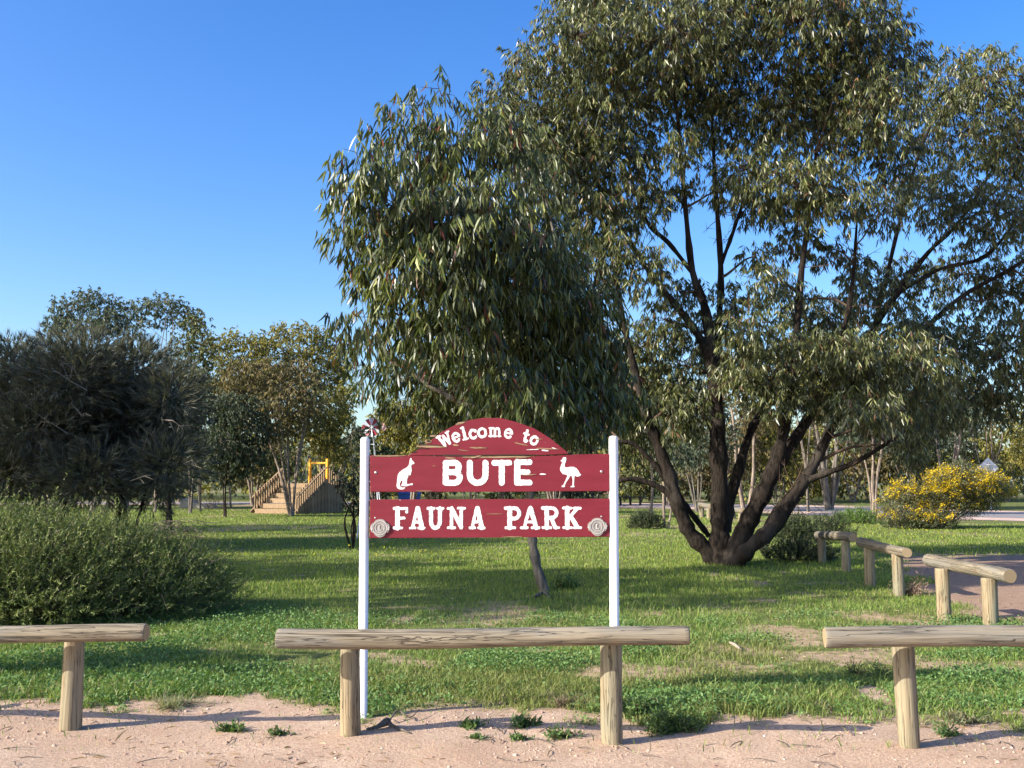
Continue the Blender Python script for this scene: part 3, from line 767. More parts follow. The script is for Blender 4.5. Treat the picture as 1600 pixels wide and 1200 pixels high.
sheoak('dark grey green she-oak with a broad feathery crown over the green bush', bS, SH, YS,
       [[(188, 858, .2), (190, 800, .18), (186, 750, .17), (180, 690, .13), (165, 620, .09), (140, 540, .03)],
        [(186, 760, .12), (220, 710, .1), (250, 650, .07), (270, 590, .03)],
        [(184, 740, .12), (140, 700, .1), (100, 650, .07), (60, 580, .03)],
        [(100, 852, .12), (97, 800, .11), (110, 740, .09), (105, 680, .05), (90, 600, .02)],
        [(40, 850, .15), (22, 790, .14), (0, 730, .12), (-20, 660, .07), (-40, 590, .03)],
        [(208, 838, .06), (222, 790, .055), (232, 750, .05), (250, 722, .035), (272, 700, .01)]])
YS2 = 31.0
sheoak('she-oak with a paler sunlit top just behind the broad dark one', Vector(((265 - 800) / F * YS2, YS2, 0)),
       [(240, 560, 60, 35), (215, 540, 50, 30), (280, 600, 40, 50), (120, 515, 60, 35), (70, 530, 50, 35), (270, 680, 45, 60), (20, 530, 50, 30)], YS2,
       [[(265, 836, .14), (262, 760, .12), (255, 680, .1), (245, 590, .04)], [(258, 700, .08), (190, 620, .06), (110, 530, .03)], [(190, 620, .05), (90, 570, .04), (20, 535, .02)]], .8,
       [(0.12, 0.125, 0.08, 4), (0.17, 0.165, 0.105, 3), (0.085, 0.09, 0.06, 3)], dead=4)

# ------------------------------------------------------------------ green needle bush by the front rails
def shoot_bush(name, label, base, clumps, n_sh, pal, group=None, shoot=.34, needle=.035, nw=.006, per=22, upw=.9, dead=30, leaf_m=M_NEEDLE, drag=(0, 0, 0)):
    cr = Crown(); tw = Tubes(); base = Vector(base)
    tot = sum(c[3] * c[4] * c[5] for c in clumps)
    for (x, y, z, rx, ry, rz) in clumps:
        m = int(n_sh * rx * ry * rz / tot)
        u = unit(m); u[:, 2] = np.abs(u[:, 2]) * 1.35 - .5
        p = np.array([x, y, z]) + u * (RNG.random(m) ** (1 / 3.2))[:, None] * np.array([rx, ry, rz])
        p[:, 2] = np.maximum(p[:, 2], .03)
        td = nrmz(u * .7 + np.array([drag[0], drag[1], upw]) + .5 * unit(m))
        ln = shoot * RNG.uniform(.5, 1.15, m) * np.where(RNG.random(m) < .12, 1.6, 1)
        s = (np.arange(per) + .5) / per
        bend = unit(m) * .25
        ax = p[:, None] + td[:, None] * (s[None, :, None] * ln[:, None, None]) + bend[:, None] * (s ** 2)[None, :, None] * ln[:, None, None]
        O = ax.reshape(-1, 3)
        D = nrmz(np.repeat(td, per, 0) * .8 + .8 * unit(len(O)))
        col = tint(len(O), pal, .15) * np.repeat(1 + (RNG.random((m, 1)) - .5) * .5, per, 0)
        cr.put(leaf_geo(O, D, needle * RNG.uniform(.7, 1.3, len(O)), np.full(len(O), nw * 1.25), col, six=None))
        for q in range(0, m, 12):
            a = np.array([base.x + (p[q, 0] - base.x) * .35, base.y + (p[q, 1] - base.y) * .35, .02])
            tw.add([a, (a + p[q]) / 2 + np.array([0, 0, .1]), p[q], p[q] + td[q] * ln[q] * .9], [.011, .008, .005, .002], 3, cap=False)
    for q in range(dead):
        c = random.choice(clumps); u = unit(1)[0]; u[1] = -abs(u[1])
        a = np.array(c[:3]) + u * np.array(c[3:]) * .9; d = nrmz(np.array([[random.uniform(-.8, .8), -.4, random.uniform(-.3, .8)]]))[0] * random.uniform(.15, .4)
        tw.add([a, a + d * .5 + RNG.normal(size=3) * .03, a + d], [.006, .004, .002], 3, cap=False)
    root = empty(name, base, label, 'bush', group)
    props(link('stems', tw.mesh('stems', base), M_BARK_GREY, root), kind='stuff')
    props(link('foliage', cr.mesh('foliage', base), leaf_m, root), kind='stuff')
    return root
NEEDLEPAL = [(0.135, 0.175, 0.05, 4), (0.20, 0.235, 0.075, 3), (0.09, 0.12, 0.035, 3), (0.28, 0.25, 0.14, 1)]
shoot_bush('needle_bush', 'wide dense green needle leaved bush behind the log rail', (-5.0, 12.4, 0),
           [(-5.9, 12.3, .42, .9, 1.3, .82), (-4.95, 12.4, .40, .8, 1.2, .72), (-6.9, 12.6, .40, .8, 1.2, .85), (-4.35, 12.6, .30, .7, 1.0, .55), (-5.3, 11.8, .32, .8, .9, .66), (-6.4, 11.7, .36, .7, .8, .76), (-3.95, 12.7, .16, .5, .7, .34), (-5.5, 12.0, .7, .35, .4, .42), (-6.3, 12.2, .75, .35, .4, .42)],
           8000, NEEDLEPAL, dead=110, nw=.0095, needle=.045, shoot=.42, upw=.55, per=24, drag=(.25, -.15, 0))

# ------------------------------------------------------------------ yellow flowering wattle bush
YW = gp(1470, 826).y
def wattle():
    cr = Crown(); fl = Crown(); tw = Tubes()
    b = np.array([(1468 - 800) / F * YW, YW, 0.0]); s = YW / F
    CL = [(1500, 750, 60, 24), (1450, 765, 60, 26), (1545, 762, 40, 24), (1415, 785, 45, 24), (1480, 790, 60, 26), (1530, 785, 35, 20), (1400, 805, 35, 15), (1450, 808, 45, 15), (1570, 770, 22, 12), (1500, 732, 28, 12)]
    for (px, py, rx, ry) in CL:
        c = np.array(tuple(at(px, py, YW + random.uniform(-.5, .5))))
        m = int(rx * ry * .55)
        u = unit(m); p = c + u * (RNG.random(m) ** .4)[:, None] * np.array([rx * s, rx * s * .8, ry * s])
        p[:, 2] = np.maximum(p[:, 2], .1)
        O = np.repeat(p, 6, 0) + RNG.normal(size=(m * 6, 3)) * .05
        cr.put(leaf_geo(O, nrmz(unit(len(O)) + np.array([0, 0, .5])), RNG.uniform(.06, .12, len(O)), np.full(len(O), .025), tint(len(O), [(0.10, 0.12, 0.05, 2), (0.14, 0.14, 0.06, 1), (0.12, 0.09, 0.06, 1)]), six=False))
        up = p[(u[:, 2] > -.35) & (RNG.random(m) < (.62 if py < 780 else .26)) & (vnoise(p[:, 0] * 3, p[:, 2] * 4) > .38)]
        # blossom sprays
        O = np.repeat(up, 14, 0) + np.repeat(RNG.normal(size=(len(up), 3)) * .05, 14, 0) + RNG.normal(size=(len(up) * 14, 3)) * np.array([.055, .055, .045])
        fl.put(leaf_geo(O, unit(len(O)), RNG.uniform(.035, .06, len(O)), RNG.uniform(.03, .05, len(O)), tint(len(O), [(0.64, 0.45, 0.014, 3), (0.74, 0.55, 0.03, 2), (0.5, 0.32, 0.01, 1)]), six=False))
        tw.add(spline([b, b * .5 + c * .5 + np.array([0, 0, .1]), c], 3), np.linspace(.035, .008, 7), 4, cap=False)
        for q in range(10):
            tw.add([c, (c + p[q]) / 2, p[q]], [.01, .007, .004], 3, cap=False)
    root = empty('wattle_bush', b, 'bush covered in bright yellow blossom beside the sealed road', 'bush')
    props(link('stems', tw.mesh('stems', b), M_BARK_GREY, root), kind='stuff')
    props(link('foliage', cr.mesh('foliage', b), M_LEAF, root), kind='stuff')
    props(link('blossoms', fl.mesh('blossoms', b), M_FLOWER, root), kind='stuff')
wattle()

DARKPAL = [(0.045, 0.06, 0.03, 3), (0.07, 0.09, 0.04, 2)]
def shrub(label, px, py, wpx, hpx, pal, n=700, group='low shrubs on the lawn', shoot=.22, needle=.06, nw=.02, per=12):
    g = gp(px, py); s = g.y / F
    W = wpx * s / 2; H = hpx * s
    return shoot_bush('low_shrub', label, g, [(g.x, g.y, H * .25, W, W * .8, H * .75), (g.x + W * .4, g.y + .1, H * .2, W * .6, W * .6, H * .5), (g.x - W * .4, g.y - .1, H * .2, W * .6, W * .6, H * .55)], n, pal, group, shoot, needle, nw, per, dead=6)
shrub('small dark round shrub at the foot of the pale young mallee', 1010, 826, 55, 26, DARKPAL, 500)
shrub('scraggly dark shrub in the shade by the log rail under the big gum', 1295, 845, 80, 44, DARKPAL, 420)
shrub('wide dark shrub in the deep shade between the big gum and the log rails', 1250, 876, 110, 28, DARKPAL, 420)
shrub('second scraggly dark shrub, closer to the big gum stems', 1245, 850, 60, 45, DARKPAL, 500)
shrub('grey green shrub at the foot of the yellow flowering bush', 1440, 826, 110, 26, [(0.09, 0.10, 0.06, 2), (0.12, 0.15, 0.06, 1)], 700)
shrub('tall green weeds shrub beside the yellow flowering bush', 1340, 818, 80, 22, [(0.10, 0.17, 0.04, 2), (0.13, 0.2, 0.05, 1)], 700)
shrub('bare brown shrub between the benches and the wooden steps', 330, 795, 60, 40, [(0.16, 0.12, 0.08, 2), (0.10, 0.08, 0.05, 1)], 320, nw=.01)

# trees outside the picture on the sunny side, whose shade lies across the lawn
def shade_tree(label, x, y, z0, z1, W, ncl, dens=1.0, name='gum_tree'):
    Y = max(y, 1); b = Vector((x, y, 0))
    stems = []
    for j in range(3):
        a = j * 2.1 + .4
        stems.append(spline([(x, y, -.1, .13), (x + math.cos(a) * W * .2, y + math.sin(a) * W * .2, z0 * .6, .11), (x + math.cos(a) * W * .5, y + math.sin(a) * W * .5, (z0 + z1) / 2, .05)], 5))
    cr = Crown(); tw = Tubes()
    for j in range(ncl):
        u = unit(1)[0] * RNG.random() ** .4
        c = np.array([x + u[0] * W * .8, y + u[1] * W * .8, (z0 + z1) / 2 + u[2] * (z1 - z0) * .4])
        gum_clump(cr, tw, c, (W * .33, W * .33, (z1 - z0) * .2), int(dens * 130), .42, .11, GUM, six=False)
        link_branch(tw, stems, c, .04)
    build_tree(name, label, 'tree', b, stems, cr, tw, M_BARK, M_TWIG, group='gums on the sunny side of the lawn')
shade_tree('gum tree standing beyond the needle bush on the sunny side', -12.3, 11.3, 5.8, 9.0, 2.1, 15, 1.2)
shade_tree('slender small gum tree standing behind the log rail end', -6.1, 7.9, 1.55, 2.35, .55, 5, .35)
shade_tree('tall gum tree standing well to the sunny side of the she-oaks', -24, 18.0, 3.0, 9.5, 3.4, 26, 1.3)
shade_tree('gum tree with a high crown standing nearest the sunny end of the rails', -17.0, 6.6, 8.8, 12.2, 2.8, 20, 1.1)
shade_tree('gum tree with a wide crown standing on the sunny side beyond the rails', -21.5, 11.5, 7.5, 11.8, 3.4, 28, 1.4)
shade_tree('gum tree with a broad crown further along the sunny side', -25.0, 17.0, 8.5, 13.5, 4.0, 28, 1.4)
shade_tree('big gum tree far out on the sunny side past the play fort', -30.0, 27.0, 8.0, 14.0, 4.0, 34, 2.0)
shade_tree('gum tree standing between the she-oaks and the sunny fence line', -19, 13.0, 3.0, 7.5, 2.6, 20, 1.1)
shade_tree('gum tree standing furthest along the sunny side of the lawn', -30, 30.0, 3.0, 10.5, 4.0, 26, 1.4)

# ------------------------------------------------------------------ log rails
def log_mesh(name, L, r, seg=24, sides=20, wob=.05, seed=0):
    """log along local z from 0 to L with chamfered ends"""
    rn = np.random.default_rng(seed)
    zs = np.concatenate([[0, .006], np.linspace(.03, L - .03, seg), [L - .006, L]])
    rr = np.full(len(zs), r); rr[0] = rr[-1] = r * .93; rr[1] = rr[-2] = r * .985
    an = np.arange(sides) / sides * 2 * math.pi
    ph = rn.random(3) * 6; tap = (rn.random() - .5) * .2
    V = []
    for z, q in zip(zs, rr):
        q = q * (1 + tap * (z / L - .5))
        f = 1 + wob * (.5 * np.sin(2 * an + ph[0] + z * 1.3) + .3 * np.sin(3 * an + ph[1]) + .25 * np.sin(z * 4 + ph[2])) + (rn.random(sides) - .5) * .03
        V.append(np.stack([np.cos(an) * q * f + .011 * math.sin(z * 2 + ph[0]), np.sin(an) * q * f + .011 * math.sin(z * 1.7 + ph[1]), np.full(sides, z)], -1))
    V = np.concatenate(V); m = len(zs)
    faces = []
    for a in range(m - 1):
        for b in range(sides):
            faces.append((a * sides + b, a * sides + (b + 1) % sides, (a + 1) * sides + (b + 1) % sides, (a + 1) * sides + b))
    faces.append(tuple(range(sides))[::-1]); faces.append(tuple((m - 1) * sides + b for b in range(sides)))
    me = bpy.data.meshes.new(name); me.from_pydata(V.tolist(), [], faces)
    me.polygons.foreach_set('use_smooth', np.array([len(f.vertices) == 4 for f in me.polygons]))
    me.update()
    return me

M_CUT = NT('cut_log_end')
_co = M_CUT.coord('Object', (1, 1, 0))
_w = M_CUT.n('ShaderNodeTexWave', wave_type='RINGS', rings_direction='Z'); _w.inputs['Scale'].default_value = 22; _w.inputs['Distortion'].default_value = 1.5
M_CUT.l(_co, _w.inputs['Vector'])
M_CUT = M_CUT.base(M_CUT.ramp(_w.outputs['Fac'], [(0, (0.20, 0.14, 0.08)), (1, (0.40, 0.31, 0.19))]), .9, .1)

def barrier(label, a, b, posts, r_rail=.066, r_post=.07, group='log rail barriers beside the track', seed=0):
    """a, b: rail axis ends (world); posts: ground points"""
    root = empty('log_rail_barrier', (posts[0][0], posts[0][1], 0), label, 'log barrier', group)
    o = Vector((posts[0][0], posts[0][1], 0))
    a = Vector(a); b = Vector(b); d = b - a
    me = log_mesh('rail', d.length, r_rail, 34, 22, .045, seed + 1)
    rail = link('rail', me, [M_RAIL, M_CUT], root, a - o)
    for p in me.polygons:
        if len(p.vertices) > 4: p.material_index = 1
    rail.rotation_euler = d.to_track_quat('Z', 'Y').to_euler()
    for j, p in enumerate(posts):
        t = (Vector((p[0], p[1], 0)) - Vector((a.x, a.y, 0))).dot(Vector((d.x, d.y, 0)).normalized()) / max(1e-6, Vector((d.x, d.y)).length)
        top = a.z + d.z * t - r_rail * .72
        me = log_mesh('post', top + .25, r_post, 16, 20, .05, seed + 5 + j)
        ps = link('post', me, M_POST, root, (p[0] - o.x, p[1] - o.y, -.25))
        ps.rotation_euler = (random.uniform(-.012, .012), random.uniform(-.012, .012), random.uniform(0, 6))
    return root
pA = gp(110, 1135); pB1 = gp(550, 1147); pB2 = gp(959, 1159); pC = gp(1421, 1168)
GR = 'log rail barriers along the gravel'
rz = .64
def on(px, py, Y): return at(px, py, Y)
dirA = (pB2 - pB1).normalized()
pA0 = pA + Vector((-1.68, .13, 0))
barrier('log rail barrier in front of the green needle bush', on(-420, 991, 6.75), on(229, 991, 6.58), [pA, pA0], .057, .069, GR, 10)
barrier('log rail barrier standing in front of the red welcome sign', on(435, 996, 6.42), on(1077, 996, 6.17), [pB1, pB2], .059, .066, GR, 20)
barrier('log rail barrier on the gravel beside the bare patches, cut end pale', on(1288, 997, 6.12), on(1990, 995, 5.88), [pC, pC + Vector((1.7, -.12, 0))], .061, .065, GR, 30)
YD1 = 10.6; YD2 = 12.0
d1 = gp(1475, 970); d0 = gp(1549, 986)
barrier('log rail barrier nearest along the track edge, round end showing', on(1450, 873, d1.y + .5), on(1578, 902, d0.y - .35), [d0, d1], .075, .08, 'log rail barriers along the track edge', 40)
e0 = gp(1404, 931); e1 = gp(1361, 915)
barrier('log rail barrier half in the shade of the big gum', on(1345, 848, e1.y + .4), on(1418, 863, e0.y - .45), [e0, e1], .075, .08, 'log rail barriers along the track edge', 50)
f0 = gp(1322, 893); f1 = gp(1284, 880)
barrier('log rail barrier deep in the shade under the big gum', on(1277, 835, f1.y + .4), on(1332, 840, f0.y - .4), [f0, f1], .08, .08, 'log rail barriers along the track edge', 60)
h0 = gp(1158, 816); h1 = gp(1145, 811)
barrier('short log rail barrier seen between two stems of the big gum', on(1140, 795, h1.y), on(1162, 799, h0.y), [h0, h1], .12, .12, 'log rail barriers along the track edge', 70)
h0 = gp(1108, 811); h1 = gp(1097, 808)
barrier('farthest short log rail barrier seen past the dark gum stem', on(1094, 789, h1.y), on(1112, 791, h0.y), [h0, h1], .12, .12, 'log rail barriers along the track edge', 80)

# ------------------------------------------------------------------ the welcome sign
k = NT('red_board_paint'); co = k.coord('Object')
n1 = k.noise(3, 4, .6, k.coord('Object', (1, 1, 5)))
red = k.ramp(n1, [(.3, (0.155, 0.010, 0.019)), (.7, (0.195, 0.016, 0.028))])
wood = k.ramp(k.noise(1, 5, .6, k.coord('Object', (9, 9, 120))), [(.3, (0.16, 0.10, 0.055)), (.7, (0.42, 0.30, 0.18))])
chip = k.noise(1.0, 6, .62, k.coord('Object', (7, 7, 60)), .3)
red = k.mix(k.rampf(chip, .735, .75), red, wood)
pin = k.noise(42, 2, .5, k.coord('Object', (1, 1, 2)))
red = k.mix(k.rampf(pin, .76, .78), red, (0.55, 0.45, 0.4))
streak = k.noise(1.0, 3, .5, k.coord('Object', (30, 30, 1.5)))
red = k.mix(k.mix(.25, (0, 0, 0), k.rampf(streak, .5, .8)), red, (0.20, 0.02, 0.035))
k.bump(n1, .1, .003)
M_RED = k.base(red, .55, .35)
k = NT('bare_board_wood'); M_BARE = k.base(k.ramp(k.noise(1, 5, .6, k.coord('Object', (9, 9, 120))), [(.3, (0.13, 0.085, 0.05)), (.7, (0.45, 0.32, 0.19))]), .9, .1)
M_DARKW = NT('weathered_dark_wood').base((0.05, 0.035, 0.028), .9, .1)
k = NT('white_letter_paint')
c = k.mix(k.rampf(k.noise(1.0, 6, .65, k.coord('Object', (40, 40, 90)), .4), .60, .65), (0.74, 0.73, 0.70), (0.34, 0.22, 0.18))
M_WHITE = k.base(c, .55, .3)
k = NT('white_post_paint')
c = k.mix(k.rampf(k.noise(6, 5, .6, k.coord('Object', (1, 1, .3))), .45, .8), (0.82, 0.81, 0.79), (0.70, 0.69, 0.66))
M_WPOST = k.base(c, .45, .4)
k = NT('cast_medallion'); c = k.ramp(k.noise(60, 3, .6, k.coord('Object')), [(.3, (0.25, 0.225, 0.20)), (.7, (0.34, 0.31, 0.275))]); M_MED = k.base(c, .5, .4)
M_MED2 = NT('worn_medallion_rim').base((0.50, 0.47, 0.43), .45, .4)
M_BOLT = NT('galvanised_bolt').base((0.42, 0.38, 0.36), .35, .5); M_BOLT.node_tree.nodes['Principled BSDF'].inputs['Metallic'].default_value = .7

pL = gp(567, 1118); pR = gp(960, 1108)
YSN = pL.y
PXM = F / YSN
sign = empty('welcome_sign', (pL.x, YSN, 0), 'red wooden welcome sign with white lettering between two white posts', 'sign')
def sz(px, py): 
    v = at(px, py, YSN); return v.x - pL.x, v.z
R_P = .033
for (pxb, pxt, pt) in ((567, 570.5, 683), (960.5, 958.5, 681)):
    x, zt = sz(pxt, pt)
    xb = sz(pxb, 1100)[0]
    t = Tubes()
    zs = [-.3, zt - .03, zt - .012, zt - .003, zt]
    rs = [R_P, R_P, R_P * .93, R_P * .7, R_P * .3]
    t.add([(xb + (x - xb) * max(0, z) / zt, 0, z) for z in zs], rs, 20)
    link('post', t.mesh('post'), M_WPOST, sign)
YF = -.02           # board front relative to the post line
def poly(pts): return [sz(*p) for p in pts]
def board(name, pts, th=.04):
    me = prism_mesh(name, poly(pts), YF, YF + th, .004)
    o = link(name, me, M_RED, sign)
    return o
nb = board('name_board', [(578.5, 714), (580, 711.5), (600, 711.8), (636, 711.4), (640, 713), (690, 713.2), (760, 714), (830, 713.5), (884, 711.4), (899, 710.2), (930, 709.6), (951.5, 709.4), (951.8, 767.5), (760, 768.3), (579, 768.8)])
ab = board('arch_board', [(637, 712.4), (645, 708), (655, 703), (658, 699), (669, 693), (690, 675.5), (712, 664), (735, 656.5), (757, 653), (783, 653.5), (808, 660), (835, 669.5), (858, 684), (876, 698.5), (884, 705), (889, 709.8), (830, 711.5), (760, 712), (690, 711.3)], .036)
lb = board('lower_board', [(578.8, 780.6), (760, 779.9), (952, 779.2), (952, 838.6), (760, 839.6), (578, 840.8)])

def sdf_letter(segs, res):
    """segs: list of (x0,z0,x1,z1,halfwidth) in metres -> (verts, faces) of the filled outline"""
    A = np.array(segs); pad = A[:, 4].max() + 2 * res
    x0 = min(A[:, 0].min(), A[:, 2].min()) - pad; x1 = max(A[:, 0].max(), A[:, 2].max()) + pad
    z0 = min(A[:, 1].min(), A[:, 3].min()) - pad; z1 = max(A[:, 1].max(), A[:, 3].max()) + pad
    nx = int((x1 - x0) / res) + 2; nz = int((z1 - z0) / res) + 2
    X, Z = np.meshgrid(x0 + np.arange(nx) * res, z0 + np.arange(nz) * res)
    D = np.full(X.shape, 1e9)
    for (a, b, c, d, hw) in segs:
        vx, vz = c - a, d - b; L2 = vx * vx + vz * vz + 1e-12
        t = np.clip(((X - a) * vx + (Z - b) * vz) / L2, 0, 1)
        D = np.minimum(D, np.hypot(X - a - t * vx, Z - b - t * vz) - hw)
    D = D + (vnoise(X * 220, Z * 220) - .5) * .0028 + (vnoise(X * 70, Z * 90) - .5) * .003
    # flaked paint near the outlines
    fl = vnoise(X * 95 + 40, Z * 240 + 7)
    D = np.where((fl > .86) & (D > -.008), np.maximum(D, (fl - .86) * .02), D)
    D = np.where(np.abs(D) < 1e-5, 1e-5, D)
    verts = []; idx = {}; faces = []; bedges = []
    def gv(i, j):
        k = ('g', i, j)
        if k not in idx: idx[k] = len(verts); verts.append((X[j, i], Z[j, i]))
        return idx[k]
    def ev(i, j, i2, j2):
        if (i2, j2) < (i, j): i, j, i2, j2 = i2, j2, i, j
        k = ('e', i, j, i2, j2)
        if k not in idx:
            t = D[j, i] / (D[j, i] - D[j2, i2]); idx[k] = len(verts)
            verts.append((X[j, i] + (X[j2, i2] - X[j, i]) * t, Z[j, i] + (Z[j2, i2] - Z[j, i]) * t))
        return idx[k]
    ins = D < 0
    cell = ins[:-1, :-1] | ins[1:, :-1] | ins[:-1, 1:] | ins[1:, 1:]
    for j, i in zip(*np.nonzero(cell)):
        cs = [(i, j), (i + 1, j), (i + 1, j + 1), (i, j + 1)]
        pl = []
        for q in range(4):
            a = cs[q]; b = cs[(q + 1) % 4]
            ia = ins[a[1], a[0]]; ib = ins[b[1], b[0]]
            if ia: pl.append((gv(*a), 0))
            if ia != ib: pl.append((ev(*a, *b), 1))
        if len(pl) >= 3:
            faces.append([p[0] for p in pl])
            for q in range(len(pl)):
                if pl[q][1] and pl[(q + 1) % len(pl)][1]:
                    bedges.append((pl[q][0], pl[(q + 1) % len(pl)][0]))
    return verts, faces, bedges

def put_letter(segs, parent, name='letter', res=.0032, th=.0016):
    v, f, be = sdf_letter(segs, res)
    n = len(v)
    V = [(a, YF - th, b) for a, b in v] + [(a, YF + .002, b) for a, b in v]
    Fs = [tuple(q) for q in f] + [(b, a, a + n, b + n) for a, b in be]
    me = bpy.data.meshes.new(name); me.from_pydata(V, [], Fs); me.update()
    return link(name, me, M_WHITE, parent)

def arc(cx, cy, rx, ry, a0, a1, n=10):
    return [(cx + rx * math.cos(math.radians(a0 + (a1 - a0) * i / n)), cy + ry * math.sin(math.radians(a0 + (a1 - a0) * i / n))) for i in range(n + 1)]
# glyphs: lists of (polyline, weight) in a unit box
SANS = {
    'B': [([(0, 0), (0, 1)], 1), ([(0, 1)] + arc(.62, .765, .30, .235, 90, -90) + [(0, .53)], 1), ([(0, .53)] + arc(.66, .265, .34, .265, 90, -90) + [(0, 0)], 1)],
    'U': [([(0, 1)] + arc(.5, .40, .5, .40, 180, 360) + [(1, 1)], 1)],
    'T': [([(0, 1), (1, 1)], .95), ([(.5, 1), (.5, 0)], 1)],
    'E': [([(0, 0), (0, 1)], 1.05), ([(0, 1), (1, 1)], .95), ([(0, .52), (.86, .52)], .85), ([(0, 0), (1, 0)], .95)]}
SV = .62
SLAB = {
    'F': [([(.27, 0), (.27, 1)], 1.05), ([(0, 1), (1, 1)], SV), ([(0, 0), (.6, 0)], SV), ([(.27, .5), (.78, .5)], SV), ([(.98, 1), (.98, .82)], SV)],
    'A': [([(.16, 0), (.47, 1)], .72), ([(.53, 1), (.84, 0)], 1.02), ([(.28, .30), (.72, .30)], SV), ([(0, 0), (.34, 0)], SV), ([(.62, 0), (1, 0)], SV)],
    'U': [([(.2, 1)] + arc(.5, .34, .3, .34, 180, 360) + [(.8, 1)], .9), ([(0, 1), (.40, 1)], SV), ([(.62, 1), (1, 1)], SV)],
    'N': [([(.2, 0), (.2, 1)], .75), ([(.2, 1), (.8, .05)], .95), ([(.8, 0), (.8, 1)], .75), ([(0, 0), (.40, 0)], SV), ([(0, 1), (.22, 1)], SV), ([(.62, 1), (1, 1)], SV)],
    'P': [([(.27, 0), (.27, 1)], 1.05), ([(0, 1)] + arc(.62, .735, .32, .265, 90, -90) + [(.27, .47)], .85), ([(0, 0), (.62, 0)], SV)],
    'R': [([(.25, 0), (.25, 1)], 1.0), ([(0, 1)] + arc(.58, .755, .30, .245, 90, -90) + [(.25, .51)], .82), ([(.52, .5), (.74, .1), (.84, 0)], .85), ([(0, 0), (.5, 0)], SV), ([(.74, 0), (1, 0)], SV)],
    'K': [([(.22, 0), (.22, 1)], 1.0), ([(.24, .42), (.82, .98)], .75), ([(.42, .58), (.82, .02)], .95), ([(0, 0), (.45, 0)], SV), ([(0, 1), (.42, 1)], SV), ([(.62, 1), (1, 1)], SV), ([(.64, 0), (1, 0)], SV)],
    'W': [([(.12, 1), (.30, .02)], 1), ([(.30, .02), (.50, .85)], .7), ([(.50, .85), (.70, .02)], 1), ([(.70, .02), (.90, 1)], .7), ([(-.02, 1), (.26, 1)], .6), ([(.78, 1), (1.04, 1)], .6)],
    'e': [([(.05, .52), (.95, .52)], .6), (arc(.5, .5, .46, .5, 5, 315, 16), .85)],
    'l': [([(.5, 0), (.5, 1)], 1), ([(.12, 1), (.5, 1)], .65), ([(.05, 0), (.95, 0)], .65)],
    'c': [(arc(.52, .5, .48, .5, 45, 315, 14), .9), ([(.86, .8), (.88, .88)], .9)],
    'o': [(arc(.5, .5, .48, .5, 0, 360, 18), .9)],
    'm': [([(.14, 0), (.14, 1)], .85), ([(.14, .72)] + arc(.32, .70, .18, .28, 150, 0, 6) + [(.5, 0)], .8), ([(.5, .72)] + arc(.68, .70, .18, .28, 150, 0, 6) + [(.86, 0)], .8), ([(0, 0), (.26, 0)], .55), ([(.4, 0), (.6, 0)], .55), ([(.76, 0), (1, 0)], .55), ([(0, 1), (.14, 1)], .55)],
    't': [([(.45, 1), (.45, .2)] + arc(.66, .2, .21, .2, 180, 330, 6), .95), ([(.05, .68), (.85, .68)], .65)],
}
def glyph(G, ch, box, hw, parent, rot=0.0, two=1.0):
    """box = (x0, y0, x1, y1) picture position of the outline (y0 top)"""
    x0, y0, x1, y1 = box
    a = sz(x0, y1); b = sz(x1, y0)
    cx, cz = (a[0] + b[0]) / 2, (a[1] + b[1]) / 2
    w_, h_ = b[0] - a[0] - 2 * hw, b[1] - a[1] - 2 * hw
    cr_, sr = math.cos(rot), math.sin(rot)
    segs = []
    for pl, wt in G[ch]:
        q = []
        for (u, v) in pl:
            dx, dz = (u - .5) * w_, (v - .5) * h_
            q.append((cx + dx * cr_ - dz * sr, cz + dx * sr + dz * cr_))
        for i in range(len(q) - 1):
            segs.append((*q[i], *q[i + 1], hw * wt))
    return put_letter(segs, parent)
HB = 4.7 / PXM
for ch, bx in (('B', (692, 718.5, 723.5, 759)), ('U', (729.5, 718.5, 763.5, 759.2)), ('T', (767.5, 718.5, 800.5, 758.8)), ('E', (803.5, 717.5, 832, 758.8))):
    glyph(SANS, ch, bx, HB, nb)
HF = 3.5 / PXM
for ch, x0, x1 in (('F', 612.5, 640), ('A', 638, 667), ('U', 665.5, 696), ('N', 697, 729.5), ('A', 731, 760), ('P', 787, 816), ('A', 811, 845.5), ('R', 844.5, 876), ('K', 877, 910)):
    glyph(SLAB, ch, (x0, 790.5 - (x0 - 760) * .002, x1, 828 - (x0 - 760) * .002), HF, lb)
HW = 2.3 / PXM
for ch, cx, cy, w_, h_, r in (('W', 695.5, 687, 25, 22, 27), ('e', 713, 683.5, 16, 17.5, 20), ('l', 725.5, 677.5, 13, 23, 15), ('c', 739.5, 678.5, 15.5, 17.5, 9), ('o', 753.5, 676.5, 16.5, 17.5, 3), ('m', 773.5, 675.5, 23, 17, -1), ('e', 794.5, 677.5, 16, 17.5, -8), ('t', 822, 681.5, 14, 21, -17), ('o', 834.5, 688.5, 15, 16.5, -24)):
    glyph(SLAB, ch, (cx - w_ / 2, cy - h_ / 2, cx + w_ / 2, cy + h_ / 2), HW, ab, math.radians(r))

